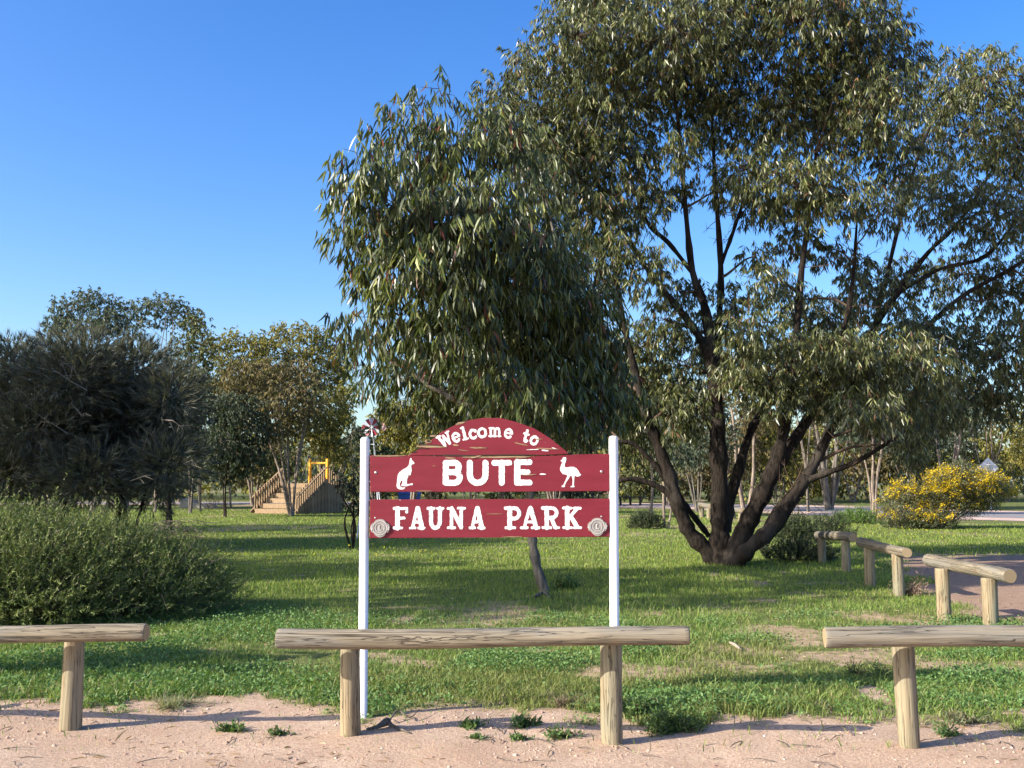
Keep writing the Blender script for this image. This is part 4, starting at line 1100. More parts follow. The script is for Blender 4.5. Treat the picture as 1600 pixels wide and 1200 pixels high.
def shape(name, pts, ox, oy, parent):
    P = poly([(ox + x / 8.889, oy + y / 8.889) for x, y in pts])
    me = prism_mesh(name, P, YF - .0016, YF + .002)
    return link(name, me, M_WHITE, parent)
shape('kangaroo_silhouette', [(368, 676), (386, 676), (390, 705), (405, 712), (428, 742), (424, 754), (398, 760), (384, 772), (384, 800), (388, 850), (372, 912), (358, 916), (350, 900), (346, 890), (340, 930), (326, 962), (320, 1030), (345, 1036), (398, 1022), (406, 1034), (398, 1048), (350, 1052), (325, 1064), (250, 1062), (244, 1050), (262, 1010), (258, 985), (240, 990), (222, 1040), (232, 1068), (262, 1084), (296, 1078), (298, 1092), (270, 1108), (228, 1110), (190, 1092), (178, 1060), (186, 1000), (190, 950), (198, 900), (225, 862), (268, 832), (318, 806), (346, 776), (358, 736), (360, 705)], 600, 640, nb)
shape('emu_silhouette', [(846, 180), (872, 160), (880, 138), (905, 126), (926, 132), (930, 160), (918, 200), (908, 230), (908, 262), (930, 272), (985, 262), (1030, 262), (1070, 282), (1098, 316), (1116, 352), (1136, 372), (1112, 392), (1080, 398), (1044, 384), (1040, 430), (1034, 520), (1046, 532), (1036, 545), (988, 545), (990, 532), (1014, 520), (1018, 440), (1004, 386), (985, 388), (966, 420), (926, 480), (906, 522), (912, 536), (896, 544), (862, 540), (868, 526), (890, 512), (918, 450), (946, 384), (930, 372), (880, 360), (850, 322), (842, 285), (858, 235), (874, 200), (862, 186)], 780, 700, nb)

def bolt(px, py, parent, r=.011):
    x, z = sz(px, py)
    bm = bmesh.new()
    bmesh.ops.create_uvsphere(bm, u_segments=12, v_segments=8, radius=r)
    for v in bm.verts: v.co.y *= .55
    me = bm_mesh('bolt', bm); link('bolt', me, M_BOLT, parent, (x, YF, z))
bolt(588, 738.5, nb); bolt(939.5, 737, nb); bolt(587, 809, lb, .007); bolt(939.5, 807, lb, .007)

def medallion(px, py):
    cx, cz = sz(px, py)
    s = 1 / PXM
    bm = bmesh.new()
    # crest outline: a disc with a profile head on either side and a small point below
    out = []
    for i in range(72):
        a = i / 72 * 2 * math.pi
        ca, sa = math.cos(a), math.sin(a)
        r = 12.6 + 1.1 * max(0, -sa) ** 8
        side = abs(ca)
        r += 2.6 * max(0, side - .80) / .2 * (1 + .25 * math.sin(a * 22))
        r -= .7 * math.exp(-((side - .77) / .07) ** 2)
        r += .35 * math.exp(-((abs(ca) - .35) / .06) ** 2) * (sa > 0)
        out.append((cx + ca * r * s, cz + sa * r * s * 1.06))
    def prism(pts, y0, y1, mi):
        f = [bm.verts.new((p[0], y0, p[1])) for p in pts]; b = [bm.verts.new((p[0], y1, p[1])) for p in pts]
        fs = [bm.faces.new(f)]
        for i in range(len(pts)): fs.append(bm.faces.new((f[i], b[i], b[(i + 1) % len(pts)], f[(i + 1) % len(pts)])))
        for q in fs: q.material_index = mi
    prism(out, YF - .012, YF + .002, 0)
    def ring(r0, r1, y0, mi, n=40):
        for i in range(n):
            a0 = i / n * 2 * math.pi; a1 = (i + 1) / n * 2 * math.pi
            q = [(cx + math.cos(a) * r * s, cz + math.sin(a) * r * s) for a, r in ((a0, r0), (a0, r1), (a1, r1), (a1, r0))]
            prism(q, y0, YF - .011, mi)
    ring(10.3, 11.3, YF - .0155, 1); ring(6.6, 7.4, YF - .0155, 1)
    # raised L
    prism([(cx + a * s, cz + b * s) for a, b in ((-2.2, 4), (.1, 4), (.1, 3.2), (-.5, 3.2), (-.5, -2.8), (1.8, -2.8), (1.8, -1.6), (2.6, -1.6), (2.6, -4), (-2.6, -4), (-2.6, -3.2), (-1.9, -3.2), (-1.9, 3.2), (-2.2, 3.2))], YF - .0165, YF - .011, 1)
    # raised marks standing for the small border lettering and the side heads
    for a in (list(range(35, 150, 11)) + list(range(218, 330, 11))):
        t = math.radians(a); c = (cx + math.cos(t) * 8.9 * s, cz + math.sin(t) * 8.9 * s)
        prism([(c[0] + u * s, c[1] + v * s) for u, v in ((-.4, -.55), (.4, -.55), (.4, .55), (-.4, .55))], YF - .0145, YF - .011, 1)
    for sg in (-1, 1):
        prism([(cx + sg * u * s, cz + v * s) for u, v in ((11.4, 4), (13.4, 2.6), (14.6, .2), (13.6, -1.6), (14, -3), (12.4, -4.4), (11.6, -2), (12.4, .6))], YF - .0155, YF - .011, 1)
    bm.normal_update()
    bmesh.ops.triangulate(bm, faces=[f for f in bm.faces if len(f.verts) > 4])
    me = bm_mesh('medallion', bm)
    link('medallion', me, [M_MED, M_MED2], lb)
medallion(594.6, 824.5); medallion(933, 822.5)

# broken slivers and bare wood patches along the crack of the arch board
def sliver(px0, py0, px1, py1, h0, h1, proud, mat, parent=None):
    a = sz(px0, py0); b = sz(px1, py1)
    n = 9; top = []; bot = []
    for i in range(n):
        t = i / (n - 1)
        x = a[0] + (b[0] - a[0]) * t; z = a[1] + (b[1] - a[1]) * t
        e = math.sin(math.pi * min(1, max(0, t * .94 + .03))) ** .5
        top.append((x, z + (h0 + (h1 - h0) * t) / PXM * e * random.uniform(.4, .62)))
        bot.append((x, z - (h0 + (h1 - h0) * t) / PXM * e * random.uniform(.4, .62)))
    me = prism_mesh('splinter', bot + top[::-1], YF - proud, YF + .001)
    link('splinter', me, mat, parent or ab)
for a in ((651, 697.5, 699, 698.5, 3.6, 2.6, .003, M_BARE), (651, 694.2, 693, 696.5, 2.0, 1.6, .004, M_DARKW), (645, 700.4, 671, 701, 1.6, 1, .004, M_DARKW),
          (664, 689.5, 675, 690, 6, 5, .003, M_BARE), (667, 689.3, 673.5, 689.6, 3.4, 3, .0042, M_DARKW), (672, 681.5, 682, 681, 3, 2, .003, M_BARE), (712, 663.3, 727, 660, 4.5, 2, .003, M_BARE), (708, 695.2, 717, 696.2, 3.4, 2.4, .003, M_BARE),
          (734, 699.6, 761, 700.2, 2.6, 2, .003, M_BARE), (804, 692, 826, 696.5, 2, 1.4, .003, M_BARE), (836, 687, 848, 686, 1.6, 1, .003, M_BARE), (716, 702.8, 732, 704.8, 1.2, 1, .003, M_BARE), (838, 700.5, 874, 702, 2.0, 1.2, .003, M_BARE), (822, 703, 842, 702.2, 1.0, 1.4, .003, M_WHITE), (846, 703.5, 857, 704.5, 2.6, 2.0, .0034, M_WHITE), (862, 699.5, 869, 701.5, 1.5, 1.2, .0036, M_WHITE),
          (642, 706.5, 652, 706, 2, 1.6, .003, M_DARKW)):
    sliver(*a)
for a in ((690, 711.4, 752, 712.2, 3.2, 2.0, .003, M_DARKW), (722, 714.4, 828, 713.8, 2.4, 2.8, .003, M_BARE), (746, 711.0, 836, 710.6, 1.5, 1.3, .005, M_DARKW), (696, 715.4, 712, 716, 2.2, 1.6, .003, M_BARE), (736, 716, 752, 712, 2, 2.4, .007, M_BARE), (806, 715.8, 824, 714, 1.6, 2.2, .006, M_BARE), (581, 712.6, 634, 712.2, 2.4, 2, .0028, M_BARE),
          (843, 740.8, 853, 741, 2.4, 2, .0028, M_WHITE), (815, 742.8, 838, 741.2, 1.6, 1.0, .0046, M_BARE), (676, 728, 681, 728, .9, .8, .003, M_BARE), (650, 767, 676, 767.3, 1.3, 1, .003, M_BARE)):
    sliver(*a, parent=nb)
for a in ((760, 803, 786, 802.6, .9, .6, .003, M_BARE), (786, 838.6, 816, 838, 1.4, 1, .003, M_BARE)):
    sliver(*a, parent=lb)

# ------------------------------------------------------------------ wooden play fort with steps
k = NT('fort_timber'); oi = k.n('ShaderNodeObjectInfo').outputs['Random']
c = k.ramp(k.noise(1, 5, .6, k.coord('Object', (14, 14, 3))), [(.3, (0.20, 0.14, 0.085)), (.7, (0.42, 0.30, 0.19))])
c = k.mix(oi, c, k.mix(1.0, c, (0.72, 0.70, 0.68), 'MULTIPLY'))
M_FORT = k.base(c, .85, .2)
M_YEL = NT('yellow_metal').base((0.70, 0.33, 0.012), .4, .4)
fb = gp(428, 803); fs = fb.y / F
fort = empty('play_fort', fb, 'wooden play fort with broad steps, picket sides and yellow frame', 'play fort', rz=-math.radians(28))
Wd = 2.7; RUN = 2.4; NS = 6; TOP = (803 - 755.5) * fs
st_me = box_mesh('step', (Wd - .1, RUN / NS + .02, TOP / NS - .02), .012)
for i in range(NS):
    link('step', st_me, M_FORT, fort, (0, RUN / NS * (i + .5), TOP / NS * (i + .5)))
    for j in range(i):
        pass
link('platform', box_mesh('platform', (Wd, 1.7, .14), .01), M_FORT, fort, (0, RUN + .85, TOP - .08))
pk = log_mesh('picket', 1.0, .05, 4, 8, .02, 3)
def pickets(x, v0, v1, z0, z1, n, h):
    for i in range(n):
        t = (i + .5) / n
        o = link('picket', pk, M_FORT, fort, (x, v0 + (v1 - v0) * t, z0 + (z1 - z0) * t)); o.scale = (1, 1, h * random.uniform(.95, 1.04))
pickets(-Wd / 2 - .06, 0, RUN, .1, TOP - .05, 13, .95)
pickets(Wd / 2 + .06, 0, RUN, .1, TOP - .05, 14, .95)
pickets(Wd / 2 + .06, RUN + .3, RUN + 2.0, TOP, TOP - .9, 9, .85)
for sx in (-1, 1):
    bm = bmesh.new()
    L = math.hypot(RUN, TOP); an = math.atan2(TOP, RUN)
    add_box(bm, (0, L / 2, 0), (.07, L + .2, .2), Matrix.Rotation(an, 4, 'X'))
    link('stringer', bm_mesh('stringer', bm), M_FORT, fort, (sx * (Wd / 2 + .16), 0, .1))
    bm = bmesh.new(); add_box(bm, (0, L / 2, 0), (.08, L, .06), Matrix.Rotation(an, 4, 'X'))
    link('handrail', bm_mesh('handrail', bm), M_FORT, fort, (sx * (Wd / 2 + .155), 0, .85))
pw = .27
for i in range(14):
    v = i * pw + .1
    h = TOP * min(1, (v + .2) / RUN) if v < RUN + .3 else TOP - (v - RUN - .3) * .75
    h = max(.3, h)
    link('plank', box_mesh('plank', (.06, pw - .03, h), .008), M_FORT, fort, (Wd / 2 + .23 + random.uniform(-.012, .012), v, h / 2 + .01))
for i in range(9):
    link('plank', box_mesh('plank', (.29, .06, TOP * .99)), M_FORT, fort, (-Wd / 2 + .16 + i * .3, RUN + 1.72, TOP / 2))
zt = (803 - 718) * fs * 1.02
yp = RUN + .7
for x in (1.0, -.2):
    link('frame_post', box_mesh('frame_post', (.15, .15, zt - TOP + .02), .02), M_YEL, fort, (x, yp, (zt + TOP) / 2))
link('frame_bar', box_mesh('frame_bar', (1.05, .1, .1), .02), M_YEL, fort, (.4, yp, zt - .22))
bm = bmesh.new()
for i in range(9):
    t = i / 8; add_box(bm, (.86 - .18 * t, yp - .05, TOP + .05 + .5 * (1 - t) ** 2.2 * .5 + .02), (.06, .3, .1))
link('slide_lip', bm_mesh('slide_lip', bm), M_YEL, fort)

# ------------------------------------------------------------------ garden windmill
YM = 30.0
hub = at(581, 668, YM)
wm = empty('windmill', (hub.x, YM, 0), 'small garden windmill with red and silver blades behind the white post', 'windmill')
M_BR = NT('windmill_red').base((0.30, 0.025, 0.05), .5, .4)
M_BS = NT('windmill_silver').base((0.72, 0.74, 0.76), .4, .5)
M_TAIL = NT('windmill_tail_paint').base((0.62, 0.36, 0.28), .5, .3)
RB = 14.2 * YM / F
for i in range(12):
    a = i / 12 * 2 * math.pi
    bm = bmesh.new()
    M = Matrix.Rotation(a, 4, 'Y') @ Matrix.Translation((0, 0, 0))
    q = [(-.02, 0, RB * .25), (.02, .02, RB * .25), (.065, .05, RB), (-.05, -.03, RB)]
    f = [bm.verts.new(M @ Vector(p)) for p in q]; b = [bm.verts.new(M @ (Vector(p) + Vector((0, .008, 0)))) for p in q]
    bm.faces.new(f); bm.faces.new(b[::-1])
    for j in range(4): bm.faces.new((f[j], b[j], b[(j + 1) % 4], f[(j + 1) % 4]))
    link('blade', bm_mesh('blade', bm), M_BR if i % 2 else M_BS, wm, (0, -.12, hub.z))
t = Tubes(); t.add([(0, -.16, hub.z), (0, .1, hub.z)], [.035, .035], 10); link('hub', t.mesh('hub'), M_BS, wm)
t = Tubes(); t.add([(0, 0, hub.z), (.2, .02, hub.z + .015), (.34, .03, hub.z + .02)], [.012] * 3, 6); link('tail_arm', t.mesh('tail_arm'), M_BS, wm)
link('tail_vane', prism_mesh('tail_vane', [(.24, hub.z - .05), (.40, hub.z - .11), (.44, hub.z - .02), (.36, hub.z + .14), (.30, hub.z + .14), (.28, hub.z + .05)], .02, .03), M_TAIL, wm)
t = Tubes()
for sx, sy in ((-1, -1), (1, -1), (1, 1), (-1, 1)):
    t.add([(sx * .35, sy * .35, -.1), (sx * .03, sy * .03, hub.z - .05)], [.018, .014], 6)
link('tower_legs', t.mesh('tower_legs'), M_BS, wm)
t = Tubes()
for i in range(1, 6):
    z = i * .55; r = .35 * (1 - z / hub.z) + .03
    c = [(-r, -r, z), (r, -r, z), (r, r, z), (-r, r, z)]
    for j in range(4): t.add([c[j], c[(j + 1) % 4]], [.008, .008], 4)
link('tower_braces', t.mesh('tower_braces'), M_BS, wm)

# ------------------------------------------------------------------ benches, blocks, road sign, hut
M_BENCH = NT('dark_bench_timber').base((0.035, 0.03, 0.025), .7, .3)
M_BENCHL = NT('pale_bench_timber').base((0.36, 0.28, 0.17), .8, .2)
def bench(label, px0, px1, py_top, py_base, mat, legs=3, thick=.09, group='benches on the far lawn', depth=.5):
    g = gp((px0 + px1) / 2, py_base); s = g.y / F
    L = (px1 - px0) * s; H = (py_base - py_top) * s
    r = empty('bench', g, label, 'bench', group)
    for j in range(2):
        link('seat', box_mesh('seat', (L, depth * .48, thick), .01), mat, r, (0, (j - .5) * depth * .5, H - thick / 2))
    for i in range(legs):
        x = -L / 2 + L * (i + .5) / legs
        link('leg', box_mesh('leg', (.13, depth * .7, H - thick + .05)), mat, r, (x, 0, (H - thick - .05) / 2))
bench('pale timber bench on the lawn beside the concrete blocks', 248, 285, 772.5, 785, M_BENCHL)
bench('long dark bench beyond the lawn beside the white post', 962, 1008, 776, 790, M_BENCH)
bench('pale bench glimpsed through the gap between the red boards', 836, 880, 772, 790, M_BENCHL)
M_CONC = NT('grey_concrete').base((0.40, 0.36, 0.31), .9, .2)
def block(label, px, py, wpx, hpx, d, name='concrete_block', cat='block', mat=None, wedge=.25, group='concrete blocks on the lawn'):
    g = gp(px, py); s = g.y / F; W = wpx * s; H = hpx * s
    me = prism_mesh(name, [(-W / 2, -.03), (W / 2, -.03), (W / 2 - W * wedge * .4, H * .8), (-W / 2 + .05, H)], 0, d, .02)
    props(link(name, me, mat or M_CONC, None, g), label, cat, group)
block('low wedge of pale concrete beside the pale timber bench', 292, 793, 24, 14, 1.2)
block('long low concrete kerb block in front of the bare brown shrub', 318, 794, 34, 8, .8)
# blue bin glimpsed through the gap in the sign
g = gp(640, 798); s = g.y / F
bm = bmesh.new()
for z, r in ((0, .42), (.95, .5), (.95, .54), (1.03, .54)):
    pass
def bin_mesh():
    bm = bmesh.new(); prev = None
    for z, r in ((0, .42), (.95, .5), (.96, .54), (1.03, .54), (1.1, .4)):
        ring = [bm.verts.new((r * sx * 1.2, r * sy, z)) for sx, sy in ((-1, -1), (1, -1), (1, 1), (-1, 1))]
        if prev:
            for j in range(4): bm.faces.new((prev[j], prev[(j + 1) % 4], ring[(j + 1) % 4], ring[j]))
        else: bm.faces.new(ring[::-1])
        prev = ring
    bm.faces.new(prev); return bm_mesh('skip_bin', bm)
props(link('skip_bin', bin_mesh(), NT('blue_plastic').base((0.02, 0.08, 0.30), .5, .4), None, g), 'blue bin glimpsed through the gap between the red boards', 'bin')

M_SIGNBACK = NT('sign_back_metal').base((0.62, 0.62, 0.63), .45, .4)
g = gp(1548, 796); s = g.y / F
rs = empty('road_sign', g, 'diamond road sign seen from its grey back beside the yellow bush', 'road sign')
zc = at(1548, 731, g.y).z; hd = 16.5 * s
t = Tubes(); t.add([(0, 0, -.2), (0, 0, zc + hd * .5)], [.06, .06], 10); link('pole', t.mesh('pole'), M_SIGNBACK, rs)
bm = bmesh.new()
q = [(0, -.09, hd), (hd, -.09, 0), (0, -.09, -hd), (-hd, -.09, 0)]
me = prism_mesh('sign_panel', [(p[0], p[2] + zc) for p in q], .07, .085, .004); link('sign_panel', me, M_SIGNBACK, rs)
link('sign_bracket', box_mesh('sign_bracket', (hd * 1.2, .03, .08)), M_SIGNBACK, rs, (0, -.075, zc + .2))
link('small_plate', box_mesh('small_plate', (.7, .02, .3), .004), M_SIGNBACK, rs, (0, .075, zc - hd - .25))
# signpost far behind, thin white pole
# ------------------------------------------------------------------ dead branch pile
g = gp(275, 842)
dt = Tubes()
for q in range(60):
    a = np.array([g.x + random.uniform(-.9, .4), g.y + random.uniform(-.5, .5), random.uniform(.05, .55)])
    d = nrmz(np.array([[random.uniform(.5, 1), random.uniform(-.5, .3), random.uniform(-.45, .1)]]))[0] * random.uniform(.4, 1.3)
    dt.add([a, a + d * .5 + RNG.normal(size=3) * .04, a + d], [.016, .011, .004], 4, cap=False)
props(link('dead_branches', dt.mesh('dead_branches', g), M_BARK_GREY, None, g), 'heap of dead grey branches behind the needle bush', 'branch heap')

# ------------------------------------------------------------------ grass
def sample_lawn(n, y0, y1, power, wid=.56):
    u = RNG.random(n)
    e = 1 - power
    y = (y0 ** e + u * (y1 ** e - y0 ** e)) ** (1 / e)
    x = RNG.uniform(-1, 1, n) * (y * wid + .3)
    return x, y
def blades(x, y, h, wd, col, lean=.45, three=False):
    n = len(x)
    O = np.stack([x, y, ground_z(x, y) - .004], -1)
    az = RNG.random(n) * 6.283
    D = np.stack([np.cos(az) * lean * RNG.random(n), np.sin(az) * lean * RNG.random(n), np.ones(n)], -1)
    D = nrmz(D)
    sa = RNG.random(n) * 6.283
    S = np.stack([np.cos(sa), np.sin(sa), np.zeros(n)], -1)
    h = h[:, None]; w2 = wd[:, None] * .5
    if three:
        mid = O + D * h * .55
        tip = O + D * h + np.stack([np.cos(az), np.sin(az), -np.ones(n) * .5], -1) * h * .28
        v = np.stack([O - S * w2, O + S * w2, mid + S * w2 * .8, mid - S * w2 * .8, tip], 1)
        t = np.array([[0, 1, 2], [0, 2, 3], [3, 2, 4]]); nv = 5
    else:
        v = np.stack([O - S * w2, O + S * w2, O + D * h], 1); t = np.array([[0, 1, 2]]); nv = 3
    return v.reshape(-1, 3), (np.arange(n)[:, None, None] * nv + t[None]).reshape(-1, 3), np.repeat(col, nv, 0)
GRASSPAL = [(0.16, 0.24, 0.05, 4), (0.215, 0.29, 0.065, 3), (0.105, 0.185, 0.04, 3), (0.28, 0.28, 0.10, 1.2), (0.38, 0.33, 0.17, .6)]
def lush(x, y):
    return fbm(x * .6 + 3, y * .6 + 7)
gr = Crown()
# close grass
x, y = sample_lawn(190000, 6.2, 18, 1.5)
bm_ = bare_mask(x, y)
lu = lush(x, y)
keep = RNG.random(len(x)) < (1 - .985 * sstep(.15, .8, bm_)) * (.35 + .9 * sstep(.3, .65, lu)) * (1 - sstep(13, 18, y))
x, y, lu = x[keep], y[keep], lu[keep]
n = len(x)
dry = sstep(.55, .7, fbm(x * .35 + 60, y * .5 + 20))
edgeb = np.exp(-((y - edge_Y(x)) / .7) ** 2)
h = RNG.uniform(.025, .06, n) * (.7 + 1.0 * sstep(.35, .7, lu)) * (1 + .5 * edgeb)
tall = RNG.random(n) < .012
h[tall] *= 2.3
col = tint(n, GRASSPAL, .2)
col = col * (1 - .5 * dry[:, None]) + np.array([.21, .2, .07]) * .5 * dry[:, None]
gr.put(blades(x, y, h, RNG.uniform(.0045, .009, n), col, .7, True))
# farther lawn
x, y = sample_lawn(250000, 11.5, 62, 1.35, .58)
keep = RNG.random(len(x)) < (1 - sstep(.2, .8, bare_mask(x, y))) * sstep(11.5, 17, y)
keep &= ~((x > 12) & (y > 40))
x, y = x[keep], y[keep]; n = len(x)
col = tint(n, [(0.185, 0.26, 0.04, 4), (0.245, 0.31, 0.055, 3), (0.125, 0.20, 0.035, 2), (0.30, 0.29, 0.10, 1.3)], .2)
gr.put(blades(x, y, RNG.uniform(.035, .085, n) * (.5 + 1.0 * lush(x, y)), .0008 * y * RNG.uniform(.7, 1.3, n), col, .75))
props(link('grass', gr.mesh('grass', (0, 0, 0)), M_GRASS), 'short green lawn grass thinning out towards the pink gravel', 'grass', kind='stuff')
# leafy ground cover near the front
cl = Crown()
x, y = sample_lawn(150000, 6.4, 12.5, 1.6)
f = fbm(x * .8 + 21, y * 1.1 + 77)
dens = sstep(.47, .60, f) * (1 - sstep(.1, .55, bare_mask(x, y)))
dens = np.maximum(dens, np.exp(-((y - edge_Y(x) - .45) / .45) ** 2) * sstep(.36, .52, fbm(x * 1.3 + 2, y * 1.3 + 1)) * (1 - sstep(.4, .8, bare_mask(x, y))))
keep = RNG.random(len(x)) < dens
x, y = x[keep], y[keep]; n = len(x)
z = ground_z(x, y) + RNG.random(n) ** 1.3 * (.05 + .07 * sstep(.5, .7, f[keep]))
O = np.stack([x, y, z], -1)
D = nrmz(unit(n) * np.array([1, 1, .5]) + np.array([0, 0, .35]))
cl.put(leaf_geo(O, D, RNG.uniform(.018, .04, n), RNG.uniform(.012, .022, n), tint(n, [(0.12, 0.215, 0.065, 4), (0.15, 0.25, 0.075, 3), (0.08, 0.16, 0.05, 2)], .2), six=False))
props(link('clover', cl.mesh('clover', (0, 0, 0)), M_GRASS), 'low leafy clover patches among the grass near the gravel', 'ground cover', kind='stuff')
# tiny yellow flowers scattered over the lawn
fl = Crown()
x, y = sample_lawn(700, 20, 48, 1.2, .5)
keep = (RNG.random(len(x)) < sstep(.45, .6, fbm(x * .25 + 4, y * .2))) & (bare_mask(x, y) < .3)
x, y = x[keep], y[keep]
O = np.repeat(np.stack([x, y, np.full(len(x), .12)], -1), 4, 0) + RNG.normal(size=(len(x) * 4, 3)) * .012
fl.put(leaf_geo(O, unit(len(O)), np.full(len(O), .03), np.full(len(O), .024), tint(len(O), [(0.6, 0.55, 0.05, 1)]), six=False))
props(link('lawn_flowers', fl.mesh('lawn_flowers', (0, 0, 0)), M_FLOWER), 'tiny yellow flowers dotted over the far lawn', 'flowers', kind='stuff')

# ------------------------------------------------------------------ gravel stones
def stones(n, pts, size):
    ico = np.array([(0, 0, 1), (.89, 0, .45), (.28, .85, .45), (-.72, .53, .45), (-.72, -.53, .45), (.28, -.85, .45), (.72, .53, -.45), (-.28, .85, -.45), (-.89, 0, -.45), (-.28, -.85, -.45), (.72, -.53, -.45), (0, 0, -1)])
    it = np.array([(0, 1, 2), (0, 2, 3), (0, 3, 4), (0, 4, 5), (0, 5, 1), (1, 6, 2), (2, 7, 3), (3, 8, 4), (4, 9, 5), (5, 10, 1), (2, 6, 7), (3, 7, 8), (4, 8, 9), (5, 9, 10), (1, 10, 6)])
    v = ico[None] * (.75 + .5 * RNG.random((n, 12, 1))) * (size[:, None, None] * np.stack([RNG.uniform(.8, 1.3, n), RNG.uniform(.8, 1.3, n), RNG.uniform(.45, .75, n)], -1)[:, None, :])
    v = v + pts[:, None, :]
    return v.reshape(-1, 3), (np.arange(n)[:, None, None] * 12 + it[None]).reshape(-1, 3)
x = RNG.uniform(-4.6, 4.6, 13000); y = RNG.uniform(4.9, 9.0, 13000)
keep = RNG.random(len(x)) < bare_mask(x, y) * (.15 + .85 * sstep(.4, .62, fbm(x * 2, y * 2)))
x, y = x[keep], y[keep]; n = len(x)
size = .003 + .009 * RNG.random(n) ** 8 + .002 * RNG.random(n)
v, t = stones(n, np.stack([x, y, ground_z(x, y) + size * .2], -1), size)
col = np.repeat(tint(n, [(0.52, 0.36, 0.27, 5), (0.60, 0.48, 0.38, 1), (0.42, 0.27, 0.20, 4), (0.30, 0.20, 0.16, 1)], .15), 12, 0)
k = NT('gravel_stone'); k.base(k.attr('col').outputs['Color'], .9, .15)
props(link('gravel', fast_mesh('gravel', v, t, col), k.m), 'loose pale gravel stones over the pink ground', 'gravel', kind='stuff')

# ------------------------------------------------------------------ weeds and litter
def weed(label, px, py, wpx, hpx, n=70, pal=None, L=.06, W=.014, group='weeds growing in the gravel', name='weed'):
    g = gp(px, py); g.z = float(ground_z(g.x, g.y)); s = g.y / F
    R = wpx * s / 2 * 1.25; H = hpx * s * 1.25; n = int(n * 1.6)
    u = unit(n); u[:, 2] = np.abs(u[:, 2])
    O = np.array(tuple(g)) + u * (RNG.random((n, 1)) ** .7) * np.array([R, R * .8, H * .7])
    D = nrmz(u + np.array([0, 0, .6]) + .4 * unit(n))
    n = n * 3; L = L * .6; W = W * .75
    u = unit(n); u[:, 2] = np.abs(u[:, 2])
    lob = .55 + .45 * np.sin(np.arctan2(u[:, 1], u[:, 0]) * 3 + px)[:, None]
    O = np.array(tuple(g)) + u * (RNG.random((n, 1)) ** .6) * lob * np.array([R * 1.2, R, H * .7])
    D = nrmz(u * .5 + np.array([0, 0, .3]) + 1.0 * unit(n))
    cr = Crown(); cr.put(leaf_geo(O, D, L * RNG.uniform(.6, 1.2, n), W * RNG.uniform(.7, 1.3, n), tint(n, pal or [(0.09, 0.16, 0.045, 3), (0.13, 0.19, 0.06, 2), (0.06, 0.11, 0.035, 2)], .2)))
    tw = Tubes()
    for q in range(0, n, 5):
        tw.add([tuple(g), (np.array(tuple(g)) + O[q]) / 2 + np.array([0, 0, .01]), O[q]], [.003, .002, .0015], 3, cap=False)
    r = empty(name, g, label, 'plant', group)
    props(link('leaves', cr.mesh('leaves', g), M_GRASS, r), kind='stuff'); props(link('stems', tw.mesh('stems', g), M_TWIG, r), kind='stuff')
weed('small round weed alone on the gravel between two log rails', 362, 1139, 44, 16, 110)
weed('flat rosette weed on the gravel near the white post', 735, 1135, 34, 10, 40, L=.09, W=.02)
weed('flat rosette weed closer to the second rail post', 818, 1132, 42, 13, 50, L=.1, W=.02)
weed('tiny weed on the bare gravel under the log rail', 745, 1152, 30, 8, 30)
weed('leafy weed with upright leaves at the foot of the log rail', 875, 1150, 50, 22, 90)
weed('tiny flat weed below the long shadow of the log rail', 812, 1153, 36, 9, 36)
weed('dense bright green weed clump beside the second rail post', 1045, 1140, 80, 42, 420, L=.07)
weed('bushy green weed clump spilling past the second rail post', 1000, 1118, 70, 44, 330, L=.07)
weed('grey green weed at the foot of the shadow near the rail post', 1478, 1150, 34, 30, 70)
weed('trailing weed beside the dry gravel near the rail post', 1510, 1128, 70, 18, 120, [(0.12, 0.14, 0.07, 2), (0.2, 0.18, 0.1, 1)])
weed('sparse weed on the gravel past the small round weed', 435, 1147, 36, 14, 40)
weed('thin straggly weed on the gravel under the rail gap', 1280, 1112, 50, 16, 60, [(0.12, 0.15, 0.07, 2), (0.2, 0.18, 0.1, 1)])
weed('upright feathery weed in the grass beside the shaded patch', 1335, 1062, 40, 44, 150, L=.05, W=.008, group='tall weeds in the grass')
weed('upright feathery weed next to the pale cut rail end', 1378, 1060, 36, 40, 130, L=.05, W=.008, group='tall weeds in the grass')
weed('leafy weed at the curved trunk of the weeping gum', 885, 922, 40, 30, 130, L=.14, W=.025, group='tall weeds in the grass')
weed('dry pinkish weed leaning by the second track rail post', 1425, 930, 50, 46, 170, [(0.36, 0.24, 0.19, 3), (0.28, 0.2, 0.13, 1)], L=.12, W=.012, group='tall weeds in the grass')
weed('dry brown weed tangle in the grass under the log rail', 880, 1100, 60, 30, 180, [(0.24, 0.19, 0.12, 3), (0.15, 0.12, 0.08, 1)], L=.07, W=.005, group='tall weeds in the grass')
weed('dry straw tussock beside the rail post on the gravel', 270, 1103, 90, 12, 130, [(0.28, 0.28, 0.16, 3), (0.14, 0.18, 0.08, 1)], L=.16, W=.005, group='tall weeds in the grass')

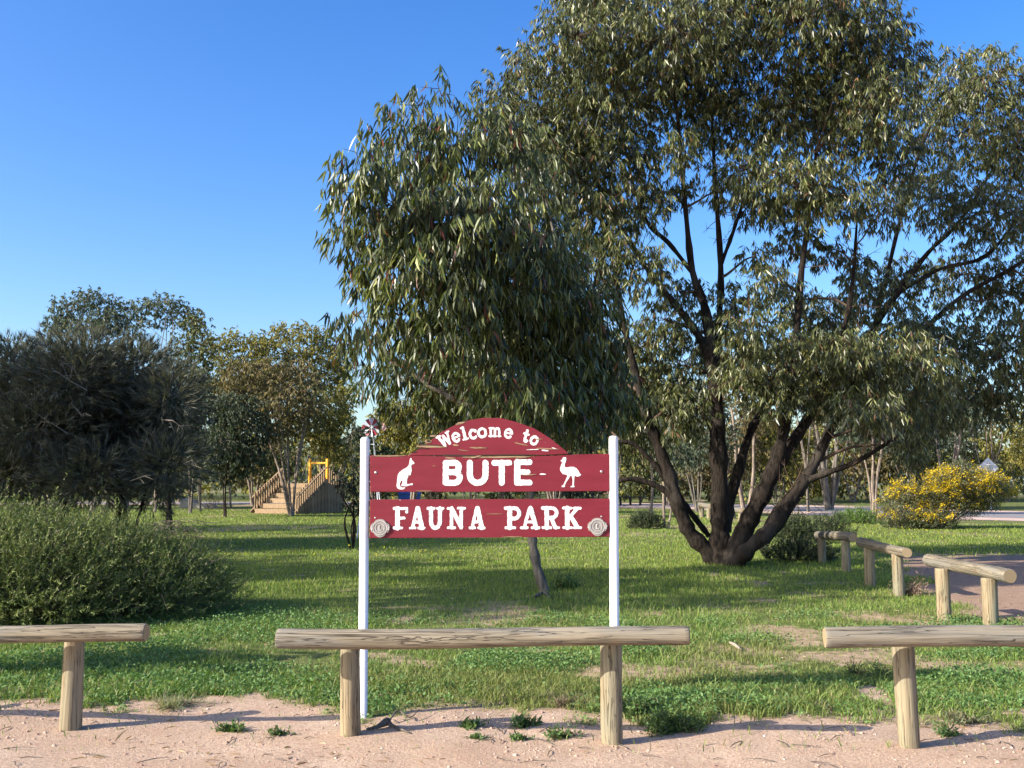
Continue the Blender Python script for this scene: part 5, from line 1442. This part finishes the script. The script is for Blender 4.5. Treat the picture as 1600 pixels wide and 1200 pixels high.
def litter(name, label, pts, rad, mat, cat):
    g = gp(pts[0][0], pts[0][1])
    P = []
    for q in pts:
        p = gp(q[0], q[1]); P.append((p.x, p.y, float(ground_z(p.x, p.y)) + (q[2] if len(q) > 2 else .01)))
    t = Tubes(); S = spline(P, 4); t.add(S, np.interp(np.arange(len(S)), np.linspace(0, len(S) - 1, len(rad)), rad), 7)
    return props(link(name, t.mesh(name, g), mat, None, g), label, cat)
litter('dead_root', 'dead grey root lying at the foot of the first rail post', [(572, 1141), (590, 1140, .02), (604, 1136, .035), (612, 1138, .02), (640, 1146)], [.006, .014, .03, .012, .004], M_BARK_GREY, 'root')
litter('bark_strip', 'pale strip of bark lying on the sunny grass', [(1141, 1009, .03), (1148, 1013, .04), (1157, 1018, .03)], [.012, .018, .01], M_TWIG_PALE, 'bark strip')
litter('fallen_branch', 'thin dark fallen branch on the grass by the weeping gum', [(835, 936, .02), (850, 932, .06), (860, 938, .03)], [.02, .03, .01], M_BARK_GREY, 'branch')
litter('dead_stick', 'bent dead stick lying beside the shaded root', [(608, 1130, .02), (622, 1122, .06), (640, 1126, .03), (655, 1118, .05)], [.006, .006, .005, .002], M_BARK_GREY, 'stick')

# leaf and bark litter on the lawn and gravel
n = 2600
x, y = sample_lawn(n, 5.6, 16, 1.6)
dd = fbm(x * .9 + 33, y * .9 + 5)
keep = RNG.random(n) < sstep(.42, .62, dd)
x, y = x[keep], y[keep]; n = len(x)
O = np.stack([x, y, ground_z(x, y) + .004 + .03 * RNG.random(n) * (bare_mask(x, y) < .4)], -1)
D = nrmz(unit(n) * np.array([1, 1, .12]))
lt = Crown()
lt.put(leaf_geo(O, D, RNG.uniform(.03, .11, n), RNG.uniform(.006, .014, n), tint(n, [(0.30, 0.20, 0.12, 3), (0.20, 0.13, 0.08, 2), (0.42, 0.33, 0.23, 2)], .25)))
props(link('leaf_litter', lt.mesh('leaf_litter', (0, 0, 0)), M_FLOWER), 'dry fallen gum leaves scattered over gravel and lawn', 'leaf litter', kind='stuff')

# small fallen twigs
tt = Tubes()
for q in range(230):
    X, Y = sample_lawn(1, 5.4, 13, 1.8); X = float(X[0]); Y = float(Y[0])
    z = float(ground_z(X, Y)) + .006; a = random.uniform(0, 6.28); L = random.uniform(.05, .22)
    d = np.array([math.cos(a), math.sin(a), 0]) * L
    p = np.array([X, Y, z])
    tt.add([p, p + d * .5 + np.array([random.uniform(-.01, .01), random.uniform(-.01, .01), .008]), p + d], [.003, .0028, .0015], 4)
props(link('twig_litter', tt.mesh('twig_litter'), M_BARK_GREY), 'small fallen twigs lying over gravel and grass', 'twig litter', kind='stuff')
